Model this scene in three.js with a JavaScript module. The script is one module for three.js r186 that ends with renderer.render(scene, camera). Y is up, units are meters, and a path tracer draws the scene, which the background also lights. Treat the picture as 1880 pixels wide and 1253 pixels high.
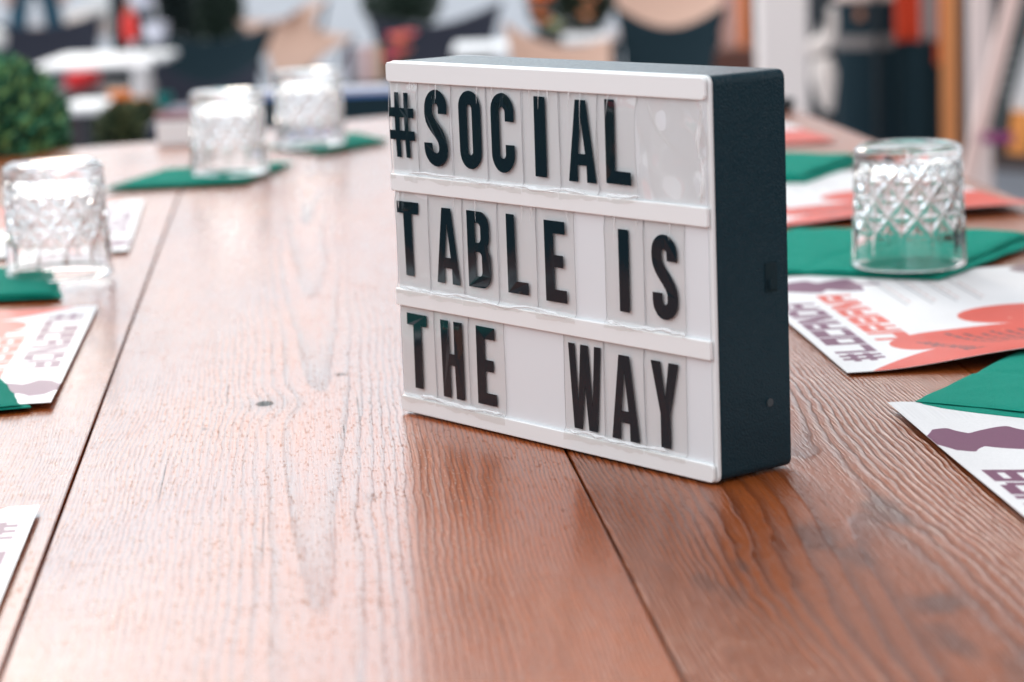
import * as THREE from 'three';
import { RoundedBoxGeometry } from 'three/addons/geometries/RoundedBoxGeometry.js';
import { MarchingCubes } from 'three/addons/objects/MarchingCubes.js';
import { mergeGeometries } from 'three/addons/utils/BufferGeometryUtils.js';

// ------------------------------------------------------------------ camera, sky, sun, exposure
const V = (x, y, z) => new THREE.Vector3(x, y, z);
const TOP = 1.1;                                     // height of the table top above the paving
const scene = new THREE.Scene();
const FOCAL = 4500, PW = 1880, PH = 1253;            // focal length in the photograph's pixels
const EYE = V(1.2859, TOP + 0.3301, 0.9124);
const RIGHT = V(0.6203, -0.0381, -0.7834).normalize(), BACK = V(0.7756, 0.1786, 0.6055).normalize();
const UP = new THREE.Vector3().crossVectors(BACK, RIGHT).normalize(); RIGHT.crossVectors(UP, BACK);
const camera = new THREE.PerspectiveCamera(2 * Math.atan(PH / 2 / FOCAL) * 180 / Math.PI, PW / PH, 0.05, 400);
camera.position.copy(EYE);
camera.quaternion.setFromRotationMatrix(new THREE.Matrix4().makeBasis(RIGHT, UP, BACK));
camera.focus = 1.50;
const LENS_MM = camera.getFocalLength();
camera.userData.fStop = LENS_MM / 13.5;              // an opening 13.5 mm wide, whatever the film gauge
scene.add(camera);

const renderer = new THREE.WebGLRenderer({ antialias: true });
renderer.setSize(1024, 682);
renderer.toneMapping = THREE.LinearToneMapping;
renderer.toneMappingExposure = 0.98;
renderer.shadowMap.enabled = true;
renderer.shadowMap.type = THREE.PCFSoftShadowMap;

const smooth = (a, b, x) => { const t = Math.min(1, Math.max(0, (x - a) / (b - a))); return t * t * (3 - 2 * t); };
const SUN_DIR = V(-0.80, 0.50, -0.34).normalize();   // a veiled sun, ahead of the camera and to its left
{
  const W = 512, H = 256, d = new Float32Array(W * H * 4);
  for (let j = 0; j < H; j++) for (let i = 0; i < W; i++) {
    const up = ((j + 0.5) / H - 0.5) * Math.PI, az = ((i + 0.5) / W - 0.5) * 2 * Math.PI;
    const x = Math.cos(az) * Math.cos(up), y = Math.sin(up), z = Math.sin(az) * Math.cos(up);
    const c = Math.max(0, x * SUN_DIR.x + y * SUN_DIR.y + z * SUN_DIR.z);
    const off = Math.acos(Math.min(1, c)) / 0.50, glow = 2.25 * Math.exp(-off * off) * smooth(0.04, 0.34, y), l = 0.98 + 0.12 * Math.max(0, y) + 0.98 * Math.max(0, -0.3 * x + 0.3 * y + 0.9 * z);  // sky out of view: lobe by the sun whitens table reflections, camera side brightened
    const k = (j * W + i) * 4;
    d[k] = l * 0.965 + glow * 0.76; d[k + 1] = l + glow; d[k + 2] = l * 1.05 + glow * 1.16; d[k + 3] = 1;
  }
  const t = new THREE.DataTexture(d, W, H, THREE.RGBAFormat, THREE.FloatType);
  t.mapping = THREE.EquirectangularReflectionMapping; t.magFilter = THREE.LinearFilter; t.minFilter = THREE.LinearFilter; t.needsUpdate = true;
  scene.background = t; scene.environment = t;
}
const sun = new THREE.DirectionalLight(0xffecd6, 1.0);
sun.position.copy(SUN_DIR).multiplyScalar(12).add(V(0, TOP, 0)); sun.target.position.set(0, TOP, 0);
sun.castShadow = true; sun.shadow.radius = 30; sun.shadow.mapSize.set(2048, 2048);
Object.assign(sun.shadow.camera, { left: -9, right: 9, top: 9, bottom: -9, near: 0.5, far: 40 });
scene.add(sun, sun.target);

// ------------------------------------------------------------------ helpers
function rng(seed) { let a = seed >>> 0; return () => { a = (a + 0x6d2b79f5) | 0; let t = Math.imul(a ^ (a >>> 15), 1 | a); t = (t + Math.imul(t ^ (t >>> 7), 61 | t)) ^ t; return ((t ^ (t >>> 14)) >>> 0) / 4294967296; }; }
const clamp = (x, a = 0, b = 1) => Math.min(b, Math.max(a, x));
const mix = (a, b, t) => a + (b - a) * t;
const fract = (x) => x - Math.floor(x);
const NT = new Float32Array(65536); { const r = rng(77); for (let i = 0; i < 65536; i++) NT[i] = r() * 2 - 1; }
function noise(x, y) {                              // value noise, -1 to 1
  const xi = Math.floor(x), yi = Math.floor(y); let u = x - xi, v = y - yi; u = u * u * (3 - 2 * u); v = v * v * (3 - 2 * v);
  const a = xi & 255, b = (xi + 1) & 255, c = (yi & 255) << 8, d = ((yi + 1) & 255) << 8;
  const p = NT[a + c], q = NT[b + c], r = NT[a + d], s = NT[b + d];
  return p + (q - p) * u + (r + (s - r) * u - p - (q - p) * u) * v;
}
const fbm = (x, y, n = 4) => { let s = 0, a = 0.5; for (let i = 0; i < n; i++) { s += a * noise(x, y); x = x * 2.03 + 17.1; y = y * 2.03 + 9.7; a *= 0.5; } return s; };
const used = new Map();
function numbered(name) { const n = used.get(name) ?? 0; used.set(name, n + 1); return n ? name + '_' + String(n).padStart(3, '0') : name; }
function tag(o, label, category, group, kind) {
  if (label) o.userData.label = label; if (category) o.userData.category = category;
  if (group) o.userData.group = group; if (kind) o.userData.kind = kind; return o;
}
function lit(o) { o.castShadow = true; o.receiveShadow = true; return o; }
function mesh(name, g, m, parent) {
  const o = lit(new THREE.Mesh(g, m)); o.name = parent ? name : numbered(name); (parent || scene).add(o); return o;
}
function thing(name, label, category, p = V(0, 0, 0), turn = 0, group) {
  const o = new THREE.Group(); o.name = numbered(name); o.position.copy(p); o.rotation.y = turn; scene.add(o);
  return tag(o, label, category, group);
}
function merge(list) { return mergeGeometries(list.map((g) => { const h = g.index ? g.toNonIndexed() : g; for (const k of Object.keys(h.attributes)) if (!['position', 'normal', 'uv'].includes(k)) h.deleteAttribute(k); return h; })); }
const at = (u, v, d) => EYE.clone().addScaledVector(RIGHT, (u - PW / 2) / FOCAL * d).addScaledVector(UP, -(v - PH / 2) / FOCAL * d).addScaledVector(BACK, -d);
const std = (c, roughness = 0.8, more = {}) => new THREE.MeshStandardMaterial({ color: new THREE.Color().setRGB(...c), roughness, side: THREE.DoubleSide, ...more });
const phys = (c, roughness, more = {}) => new THREE.MeshPhysicalMaterial({ color: new THREE.Color().setRGB(...c), roughness, side: THREE.DoubleSide, ...more });
function dataTex(W, H, fill, srgb, wrap = true) {
  const d = new Uint8Array(W * H * 4);
  for (let j = 0; j < H; j++) for (let i = 0; i < W; i++) { const k = (j * W + i) * 4, c = fill(i, j); d[k] = c[0]; d[k + 1] = c[1]; d[k + 2] = c[2]; d[k + 3] = 255; }
  const t = new THREE.DataTexture(d, W, H, THREE.RGBAFormat); t.magFilter = THREE.LinearFilter; t.minFilter = THREE.LinearFilter;
  if (wrap) t.wrapS = t.wrapT = THREE.RepeatWrapping;
  if (srgb) t.colorSpace = THREE.SRGBColorSpace; t.needsUpdate = true; return t;
}
const enc = (x) => { x = clamp(x); return Math.round(255 * (x <= 0.0031308 ? 12.92 * x : 1.055 * Math.pow(x, 1 / 2.4) - 0.055)); };
function rod(a, b, r, n = 8) {
  const d = b.clone().sub(a), g = new THREE.CylinderGeometry(r, r, d.length(), n);
  g.applyQuaternion(new THREE.Quaternion().setFromUnitVectors(V(0, 1, 0), d.clone().normalize())); g.translate(...a.clone().add(b).multiplyScalar(0.5).toArray()); return g;
}
// a closed sheet over a grid: top(u, v) and bottom(u, v) give points
function sheet(nu, nv, top, bottom) {
  const pos = [], uv = [], idx = [], n = (nu + 1) * (nv + 1);
  for (const f of [top, bottom]) for (let j = 0; j <= nv; j++) for (let i = 0; i <= nu; i++) { const p = f(i / nu, j / nv); pos.push(p.x, p.y, p.z); uv.push(i / nu, j / nv); }
  const id = (i, j) => j * (nu + 1) + i;
  for (let j = 0; j < nv; j++) for (let i = 0; i < nu; i++) {
    const a = id(i, j), b = id(i + 1, j), c = id(i + 1, j + 1), d = id(i, j + 1);
    idx.push(a, d, b, b, d, c, n + a, n + b, n + d, n + b, n + c, n + d);
  }
  const edge = (a, b) => idx.push(a, b, n + a, b, n + b, n + a);
  for (let i = 0; i < nu; i++) { edge(id(i, 0), id(i + 1, 0)); edge(id(i + 1, nv), id(i, nv)); }
  for (let j = 0; j < nv; j++) { edge(id(0, j + 1), id(0, j)); edge(id(nu, j), id(nu, j + 1)); }
  const g = new THREE.BufferGeometry(); g.setAttribute('position', new THREE.Float32BufferAttribute(pos, 3)); g.setAttribute('uv', new THREE.Float32BufferAttribute(uv, 2)); g.setIndex(idx); g.computeVertexNormals(); return g;
}
// an open grid
function grid(nu, nv, f) {
  const pos = [], uv = [], idx = [];
  for (let j = 0; j <= nv; j++) for (let i = 0; i <= nu; i++) { const p = f(i / nu, j / nv); pos.push(p.x, p.y, p.z); uv.push(i / nu, j / nv); }
  for (let j = 0; j < nv; j++) for (let i = 0; i < nu; i++) { const a = j * (nu + 1) + i, b = a + 1, d = a + nu + 1, c = d + 1; idx.push(a, b, d, b, c, d); }
  const g = new THREE.BufferGeometry(); g.setAttribute('position', new THREE.Float32BufferAttribute(pos, 3)); g.setAttribute('uv', new THREE.Float32BufferAttribute(uv, 2)); g.setIndex(idx); g.computeVertexNormals(); return g;
}

// ------------------------------------------------------------------ the ground
{
  const tex = dataTex(1024, 1024, (i, j) => {
    const n = fbm(i / 60, j / 60, 5) * 0.16 + fbm(i / 9 + 40, j / 9, 3) * 0.12, l = 0.275 + n * 0.35;
    return [enc(l * 0.95), enc(l * 1.0), enc(l * 1.12)];
  }, true);
  tex.repeat.set(60, 60);
  const g = new THREE.PlaneGeometry(600, 600); g.rotateX(-Math.PI / 2);
  tag(mesh('ground', g, std([1, 1, 1], 0.85, { map: tex })), null, null, null, 'structure');
}

// ------------------------------------------------------------------ the table: s runs along the boards towards the camera, t to its left
const TURN = -33.2 * Math.PI / 180, E1 = V(Math.cos(TURN), 0, -Math.sin(TURN)), E2 = V(Math.sin(TURN), 0, Math.cos(TURN));
const onTable = (s, t, h = 0) => V(0, TOP + h, 0).addScaledVector(E1, s).addScaledVector(E2, t);
const S0 = -2.42, S1 = 1.36;
function farEnd(t) {                                 // the bowed far end of the table
  const P = [[-0.69, -2.16], [-0.5, -2.27], [-0.09, -2.25], [0.163, -2.10], [0.254, -2.0], [0.48, -1.925], [0.68, -1.84]];
  if (t <= P[0][0]) return P[0][1];
  for (let i = 1; i < P.length; i++) if (t <= P[i][0]) return mix(P[i - 1][1], P[i][1], smooth(0, 1, (t - P[i - 1][0]) / (P[i][0] - P[i - 1][0])) * 0.4 + 0.6 * (t - P[i - 1][0]) / (P[i][0] - P[i - 1][0]));
  return P[P.length - 1][1];
}
function woodTextures(W, H, t0, t1, o) {
  const color = new Uint8Array(W * H * 4), bump = new Uint8Array(W * H * 4), rough = new Uint8Array(W * H * 4), coat = new Uint8Array(W * H * 4), z = o.seed;
  for (let j = 0; j < H; j++) for (let i = 0; i < W; i++) {
    const s = mix(S0, S1, (i + 0.5) / W), t = mix(t0, t1, (j + 0.5) / H);
    const wig = 0.010 * noise(s * 2.2 + z, t * 7 + z) + 0.0035 * noise(s * 7 + z, t * 22) + 0.0009 * noise(s * 45, t * 130 + z);
    let T = t + wig;
    const tc = o.heart + 0.016 * noise(s * 0.9 + z * 3, 5.5), a = (T - tc) / 0.1;
    let F = 23 * a * a / (1 + 0.25 * Math.abs(a)) + (o.slope ?? 7) * s + 0.22 * noise(s * 2.4 + z, t * 9) + 0.10 * noise(s * 9 + z, t * 30);
    let kn = 0, core = 0;
    for (const [ks, kt, rs, rt, amp, dark] of o.knots) {
      const d2 = ((s - ks) / rs) ** 2 + ((t - kt) / rt) ** 2;
      if (d2 < 14) { F += amp * Math.exp(-d2 * 0.55); kn = Math.max(kn, Math.exp(-d2 * 1.2) * dark); core = Math.max(core, dark > 0.95 ? smooth(0.13, 0.045, d2) : 0); }
    }
    const p = fract(F), late = smooth(0.35, 0.86, p) * (1 - smooth(0.9, 1.0, p));
    const fib = noise(s * 34 + z, t * 1250), fib2 = noise(s * 120, t * 2300 + 31), pore = smooth(0.42, 0.8, noise(s * 210 + z, t * 900));
    const saw = noise(s * 420 + 0.6 * noise(t * 40, s * 3), t * 60 + z) * (o.saw ?? 0);
    const broad = fbm(s * 2.5 + z, t * 9, 3), patch = fbm(s * 7 - z, t * 11 + 50, 3);
    let l = (o.tone ?? 1) * (1 + 0.16 * broad + 0.1 * patch + 0.10 * fib + 0.05 * fib2 - 0.22 * pore + 0.06 * saw);
    const w = late * (0.6 + 0.25 * noise(s * 5, t * 30 + z)) ;
    let r = mix(0.345, 0.130, w) * l, g = mix(0.078, 0.026, w) * l * (1 + 0.07 * patch), b = mix(0.013, 0.006, w) * l * (1 + 0.10 * patch);
    let st = 0;
    for (const [ks, kt, rs, rt, k] of o.stains) { const e = 0.35 * noise(s * 60 + ks * 50, t * 90), d2 = ((s - ks) / rs) ** 2 + ((t - kt) / rt) ** 2; if (d2 < 4) st = Math.max(st, k * smooth(1.25, 0.3, Math.sqrt(d2) + e)); }
    const dk = clamp(kn * 0.55 + st);
    r = mix(r, 0.075, dk); g = mix(g, 0.026, dk); b = mix(b, 0.015, dk);
    r = mix(r, 0.006, core); g = mix(g, 0.004, core); b = mix(b, 0.004, core);
    const k = (j * W + i) * 4;
    color[k] = enc(r); color[k + 1] = enc(g); color[k + 2] = enc(b); color[k + 3] = 255;
    const h = clamp(0.52 + 0.26 * (late - 0.4) * (o.relief ?? 1) + 0.10 * fib + 0.06 * fib2 - 0.16 * pore + 0.07 * saw + 0.05 * broad - 0.6 * core);
    bump[k] = bump[k + 1] = bump[k + 2] = Math.round(255 * h); bump[k + 3] = 255;
    const q = clamp((o.rough ?? 0.42) + 0.06 * broad - 0.06 * late + 0.10 * pore + 0.07 * patch);
    rough[k] = rough[k + 1] = rough[k + 2] = Math.round(255 * q); rough[k + 3] = 255;
    const line = smooth(0.70, 0.88, p) * (1 - smooth(0.93, 1.0, p));
    coat[k] = Math.round(255 * (o.coat ?? 1) * clamp(0.97 - 0.27 * line * (0.7 + 0.6 * noise(s * 22, t * 90 + z)) - 0.34 * pore - 0.16 * fib - 0.10 * fib2 - 0.12 * saw - 0.9 * core - 0.55 * st));
    coat[k + 1] = Math.round(255 * clamp(0.20 + 0.05 * patch + 0.05 * broad + 0.03 * fib + 0.15 * pore)); coat[k + 2] = 0; coat[k + 3] = 255;
  }
  const make = (d, srgb) => { const t = new THREE.DataTexture(d, W, H, THREE.RGBAFormat); t.magFilter = t.minFilter = THREE.LinearFilter; if (srgb) t.colorSpace = THREE.SRGBColorSpace; t.needsUpdate = true; return t; };
  return { map: make(color, true), bumpMap: make(bump, false), roughnessMap: make(rough, false), clearcoatMap: make(coat, false) };
}
const table = thing('wooden_table', 'long varnished brown plank table carrying the light box and place settings', 'table', V(0, TOP, 0), TURN);
{
  const boards = [   // t from, t to, texture size, grain
    [0.5005, 0.660, 1024, 256, { seed: 3.1, heart: 0.7, knots: [], stains: [], tone: 0.95 }],
    [0.2045, 0.4990, 2048, 512, { seed: 7.7, heart: 0.36, slope: 1.5, knots: [[0.62, 0.30, 0.1, 0.03, 3, 0.3]], stains: [], tone: 1.0, saw: 1 }],
    [-0.0902, 0.2032, 2048, 1024, { seed: 12.3, heart: 0.066, slope: 2.2, saw: 0.8,
      knots: [[-0.051, 0.092, 0.030, 0.019, 1.3, 0.97], [0.80, -0.02, 0.09, 0.02, 2, 0.3], [-1.2, 0.1, 0.1, 0.02, 2, 0.3]],
      stains: [[-0.141, 0.038, 0.008, 0.005, 0.9], [0.23, 0.03, 0.012, 0.004, 0.3], [-0.02, 0.030, 0.05, 0.0007, 1], [0.05, 0.041, 0.035, 0.0006, 1], [-0.10, 0.118, 0.04, 0.0006, 0.9], [0.16, 0.150, 0.07, 0.0007, 0.9], [0.02, 0.13, 0.006, 0.002, 0.8], [0.31, 0.09, 0.05, 0.0007, 0.8]] }],
    [-0.3865, -0.0916, 2048, 1024, { seed: 21.9, heart: -0.205, slope: 4, relief: 1.6, coat: 0.28, rough: 0.36, tone: 0.78,
      knots: [[0.22, -0.190, 0.16, 0.040, 4.2, 0.06], [0.52, -0.19, 0.14, 0.022, 1.4, 0.25]],
      stains: [[0.325, -0.243, 0.040, 0.013, 0.75], [0.375, -0.196, 0.045, 0.013, 0.6], [0.415, -0.204, 0.03, 0.008, 0.55], [0.502, -0.226, 0.022, 0.014, 0.7], [0.418, -0.147, 0.014, 0.006, 0.55], [0.44, -0.125, 0.02, 0.007, 0.45], [0.47, -0.135, 0.018, 0.008, 0.4], [0.56, -0.215, 0.03, 0.01, 0.6], [0.60, -0.24, 0.03, 0.02, 0.5], [0.30, -0.165, 0.012, 0.004, 0.3], [0.37, -0.255, 0.02, 0.008, 0.35]] }],
    [-0.684, -0.3878, 2048, 512, { seed: 33.3, heart: -0.72, slope: 2, relief: 1.3, coat: 0.6, rough: 0.36, knots: [], stains: [], tone: 0.9 }],
  ];
  for (const [a, b, W, H, o] of boards) {
    const tx = woodTextures(W, H, a, b, o), sh = new THREE.Shape(), n = 14;
    sh.moveTo(S1, -a);
    for (let i = 0; i <= n; i++) { const t = mix(a, b, i / n); sh.lineTo(farEnd(t), -t); }
    sh.lineTo(S1, -b); sh.closePath();
    const g = new THREE.ExtrudeGeometry(sh, { depth: 0.042, bevelEnabled: true, bevelThickness: 0.0016, bevelSize: 0.0012, bevelOffset: -0.0012, bevelSegments: 2 });
    g.rotateX(-Math.PI / 2); g.translate(0, -0.0436, 0);
    const p = g.attributes.position, uv = g.attributes.uv;
    for (let i = 0; i < p.count; i++) uv.setXY(i, (p.getX(i) - S0) / (S1 - S0), (p.getZ(i) - a) / (b - a));
    mesh('board', g, new THREE.MeshPhysicalMaterial({ ...tx, clearcoatRoughnessMap: tx.clearcoatMap, roughness: 1, clearcoat: 1, clearcoatRoughness: 1, bumpScale: o.coat ? 0.0015 : 0.0009, ior: 1.5, specularIntensity: o.coat ? 0.5 : 0.12 }), table);
  }
  const wood = std([0.16, 0.06, 0.03], 0.6);
  for (const [s, t] of [[-1.75, -0.5], [-1.6, 0.5], [1.1, -0.5], [1.1, 0.5]]) mesh('leg', new RoundedBoxGeometry(0.1, TOP - 0.045, 0.1, 2, 0.008).translate(s, -0.045 - (TOP - 0.045) / 2, t), wood, table);
  for (const t of [-0.5, 0.5]) mesh('rail', new RoundedBoxGeometry(2.6, 0.09, 0.04, 2, 0.006).translate(-0.28, -0.092, t), wood, table);
}

// ------------------------------------------------------------------ the light box
const BW = 0.300, BH = 0.2282, BD = 0.0587, LIFT = 0.0012;
const box = thing('cinema_light_box', 'white fronted light box with black case and three rows of black letters', 'light box', V(0, TOP + LIFT, 0));
{
  const rr = (w, h, r, x0 = 0, y0 = 0) => { const s = new THREE.Shape(); s.moveTo(x0 + r, y0); s.lineTo(x0 + w - r, y0); s.quadraticCurveTo(x0 + w, y0, x0 + w, y0 + r); s.lineTo(x0 + w, y0 + h - r); s.quadraticCurveTo(x0 + w, y0 + h, x0 + w - r, y0 + h); s.lineTo(x0 + r, y0 + h); s.quadraticCurveTo(x0, y0 + h, x0, y0 + h - r); s.lineTo(x0, y0 + r); s.quadraticCurveTo(x0, y0, x0 + r, y0); return s; };
  const speck = dataTex(512, 512, (i, j) => { const n = clamp(0.5 + 0.45 * noise(i / 3.1, j / 3.1) + 0.25 * noise(i / 1.3 + 9, j / 1.3)); const v = Math.round(255 * n); return [v, v, v]; });
  speck.repeat.set(1 / 0.12, 1 / 0.12);
  const black = phys([0.0075, 0.027, 0.038], 0.24, { ior: 1.26, bumpMap: speck, bumpScale: 0.00030 });
  const ex = (sh, d, b, seg = 3) => new THREE.ExtrudeGeometry(sh, { depth: d - 2 * b, bevelEnabled: true, bevelThickness: b, bevelSize: b, bevelOffset: -b, bevelSegments: seg, curveSegments: 8 }).translate(0, 0, b);
  const face = phys([0.79, 0.80, 0.80], 0.32), rail = phys([0.82, 0.825, 0.82], 0.34), panelM = phys([0.74, 0.76, 0.78], 0.28);
  const kase = mesh('case', ex(rr(BW, BH, 0.0055), BD - 0.0030, 0.0016).translate(0, 0, -BD), black, box);
  const fr = rr(BW + 0.0006, BH + 0.0006, 0.0050, -0.0003, -0.0003);
  mesh('front_frame', ex(fr, 0.0029, 0.0009).translate(0, 0, -0.0030), face, box);
  mesh('diffuser_panel', new THREE.BoxGeometry(BW - 0.005, BH - 0.012, 0.0006).translate(BW / 2, BH / 2, 0.0003), panelM, box);
  const R = [[0.2149, 0.2282, 0.0026], [0.1452, 0.1562, 0.0028], [0.0705, 0.0815, 0.0028], [0.0, 0.0112, 0.0026]];
  for (const [y0, y1, d] of R) {
    const edge = y0 === 0 || y1 > 0.22;
    mesh('rail', ex(rr(BW - (edge ? 0.0008 : 0.0010), y1 - y0 - (edge ? 0.0008 : 0), edge ? 0.0032 : 0.0012, edge ? 0.0004 : 0.0004, y0 + (edge ? 0.0004 : 0)), d, 0.0007).translate(0, 0, 0.0005), rail, box);
  }
  // right-hand side: the slide switch and a screw
  const plate = mesh('switch', new RoundedBoxGeometry(0.0008, 0.017, 0.009, 2, 0.0003).translate(BW + 0.0002, 0.112, -0.044), black, box);
  mesh('slider', new RoundedBoxGeometry(0.0022, 0.006, 0.005, 2, 0.0006).translate(BW + 0.001, 0.108, -0.044), black, plate);
  mesh('screw', new THREE.CylinderGeometry(0.0022, 0.0024, 0.0012, 16).rotateZ(Math.PI / 2).translate(BW + 0.0003, 0.0402, -0.0412), std([0.03, 0.045, 0.052], 0.4), box);

  // letters, drawn in millimetres from their own lower left corner
  const poly = (pts) => { const s = new THREE.Shape(); pts.forEach(([x, y], i) => (i ? s.lineTo(x, y) : s.moveTo(x, y))); s.closePath(); return s; };
  const hole = (s, pts) => { const p = new THREE.Path(); pts.forEach(([x, y], i) => (i ? p.lineTo(x, y) : p.moveTo(x, y))); p.closePath(); s.holes.push(p); return s; };
  const arc = (cx, cy, r, a0, a1, n = 14, ry = r) => Array.from({ length: n + 1 }, (_, i) => { const a = mix(a0, a1, i / n); return [cx + r * Math.cos(a), cy + ry * Math.sin(a)]; });
  function stroke(path, w) {
    const L = [], Rr = [];
    path.forEach((p, i) => {
      const a = path[Math.max(0, i - 1)], b = path[Math.min(path.length - 1, i + 1)]; let dx = b[0] - a[0], dy = b[1] - a[1]; const l = Math.hypot(dx, dy); dx /= l; dy /= l;
      L.push([p[0] - dy * w / 2, p[1] + dx * w / 2]); Rr.push([p[0] + dy * w / 2, p[1] - dx * w / 2]);
    });
    return poly([...L, ...Rr.reverse()]);
  }
  const PI = Math.PI, stem = 8.6;
  const glyph = {
    I: (w, h) => poly([[0, 0], [w, 0], [w, h], [0, h]]),
    L: (w, h) => poly([[0, 0], [w, 0], [w, 7.6], [stem, 7.6], [stem, h], [0, h]]),
    T: (w, h) => poly([[w / 2 - stem / 2, 0], [w / 2 + stem / 2, 0], [w / 2 + stem / 2, h - 7.6], [w, h - 7.6], [w, h], [0, h], [0, h - 7.6], [w / 2 - stem / 2, h - 7.6]]),
    E: (w, h) => poly([[0, 0], [w, 0], [w, 7.6], [stem, 7.6], [stem, h / 2 - 3.4], [w * 0.88, h / 2 - 3.4], [w * 0.88, h / 2 + 4.0], [stem, h / 2 + 4.0], [stem, h - 7.6], [w, h - 7.6], [w, h], [0, h]]),
    H: (w, h) => poly([[0, 0], [stem, 0], [stem, h / 2 - 3.8], [w - stem, h / 2 - 3.8], [w - stem, 0], [w, 0], [w, h], [w - stem, h], [w - stem, h / 2 + 3.8], [stem, h / 2 + 3.8], [stem, h], [0, h]]),
    A: (w, h) => hole(poly([[0, 0], [stem * 0.95, 0], [w * 0.335, h * 0.205], [w * 0.665, h * 0.205], [w - stem * 0.95, 0], [w, 0], [w * 0.69, h], [w * 0.31, h]]), [[w * 0.372, h * 0.345], [w * 0.5, h * 0.80], [w * 0.628, h * 0.345]]),
    Y: (w, h) => poly([[w / 2 - stem / 2, 0], [w / 2 + stem / 2, 0], [w / 2 + stem / 2, h * 0.40], [w, h], [w - stem * 0.97, h], [w / 2, h * 0.58], [stem * 0.97, h], [0, h], [w / 2 - stem / 2, h * 0.40]]),
    W: (w, h) => poly([[w * 0.14, 0], [w * 0.40, 0], [w * 0.5, h * 0.52], [w * 0.60, 0], [w * 0.86, 0], [w, h], [w * 0.80, h], [w * 0.715, h * 0.30], [w * 0.615, h], [w * 0.385, h], [w * 0.285, h * 0.30], [w * 0.20, h], [0, h]]),
    O: (w, h) => hole(poly([...arc(w / 2, h - w / 2, w / 2, 0, PI), ...arc(w / 2, w / 2, w / 2, PI, 2 * PI)]), [...arc(w / 2, h - w / 2, w / 2 - stem, PI, 0), ...arc(w / 2, w / 2, w / 2 - stem, 2 * PI, PI)]),
    C: (w, h) => stroke([[w - stem / 2, h * 0.645], [w - stem / 2, h * 0.66], ...arc(w / 2, h - w / 2, w / 2 - stem / 2, 0, PI), ...arc(w / 2, w / 2, w / 2 - stem / 2, PI, 2 * PI), [w - stem / 2, h * 0.34], [w - stem / 2, h * 0.355]], stem),
    S: (w, h) => {
      const r = w / 2 - stem / 2, b = new THREE.CubicBezierCurve(new THREE.Vector2(stem / 2, h - w / 2 - 2), new THREE.Vector2(stem / 2, h * 0.53), new THREE.Vector2(w - stem / 2, h * 0.47), new THREE.Vector2(w - stem / 2, w / 2 + 2)).getPoints(16).map((p) => [p.x, p.y]);
      return stroke([[w - stem / 2, h * 0.69], [w - stem / 2, h * 0.70], ...arc(w / 2, h - w / 2, r, 0, PI), ...b, ...arc(w / 2, w / 2, r, 0, -PI), [stem / 2, h * 0.30], [stem / 2, h * 0.31]], stem);
    },
    B: (w, h) => hole(hole(poly([[0, 0], ...arc(w - 9, 9, 9, -PI / 2, 0, 8), ...arc(w - 6.5, h * 0.515 - 6, 6.5, 0.1, PI / 4, 4), ...arc(w - 7.2, h * 0.515 + 7, 6.5, -PI / 4, -0.1, 4), ...arc(w - 9.3, h - 8.6, 8.6, 0, PI / 2, 8), [0, h]]),
      [[stem, 7.2], [stem, h * 0.47], ...arc(w - stem - 3, h * 0.47 - 3, 3, PI / 2, 0, 5), ...arc(w - stem - 3, 10.2, 3, 0, -PI / 2, 5)]), [[stem, h * 0.59], [stem, h - 7.2], ...arc(w - stem - 3.6, h - 10.2, 3, PI / 2, 0, 5), ...arc(w - stem - 3.6, h * 0.59 + 3, 3, 0, -PI / 2, 5)]),
    '#': (w, h) => {
      const a = w * 0.22, b = w * 0.40, c = w * 0.60, d = w * 0.78, y1 = h * 0.27, y2 = h * 0.415, y3 = h * 0.62, y4 = h * 0.765;
      return hole(poly([[a, 0], [b, 0], [b, y1], [c, y1], [c, 0], [d, 0], [d, y1], [w, y1], [w, y2], [d, y2], [d, y3], [w, y3], [w, y4], [d, y4], [d, h], [c, h], [c, y4], [b, y4], [b, h], [a, h], [a, y4], [0, y4], [0, y3], [a, y3], [a, y2], [0, y2], [0, y1], [a, y1]]), [[b, y2], [b, y3], [c, y3], [c, y2]]);
    },
  };
  const foldGlint = phys([0.90, 0.90, 0.90], 0.14, { transmission: 0.55, thickness: 0, ior: 1.5 });  // film whitened so that its folds paint the white highlights
  const rim = phys([0.50, 0.50, 0.51], 0.35);
  const film = phys([0.955, 0.95, 0.94], 0.10, { transmission: 1, thickness: 0, ior: 1.5 });
  const ink = phys([0.0085, 0.0190, 0.0260], 0.07, { ior: 1.5 });
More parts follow.
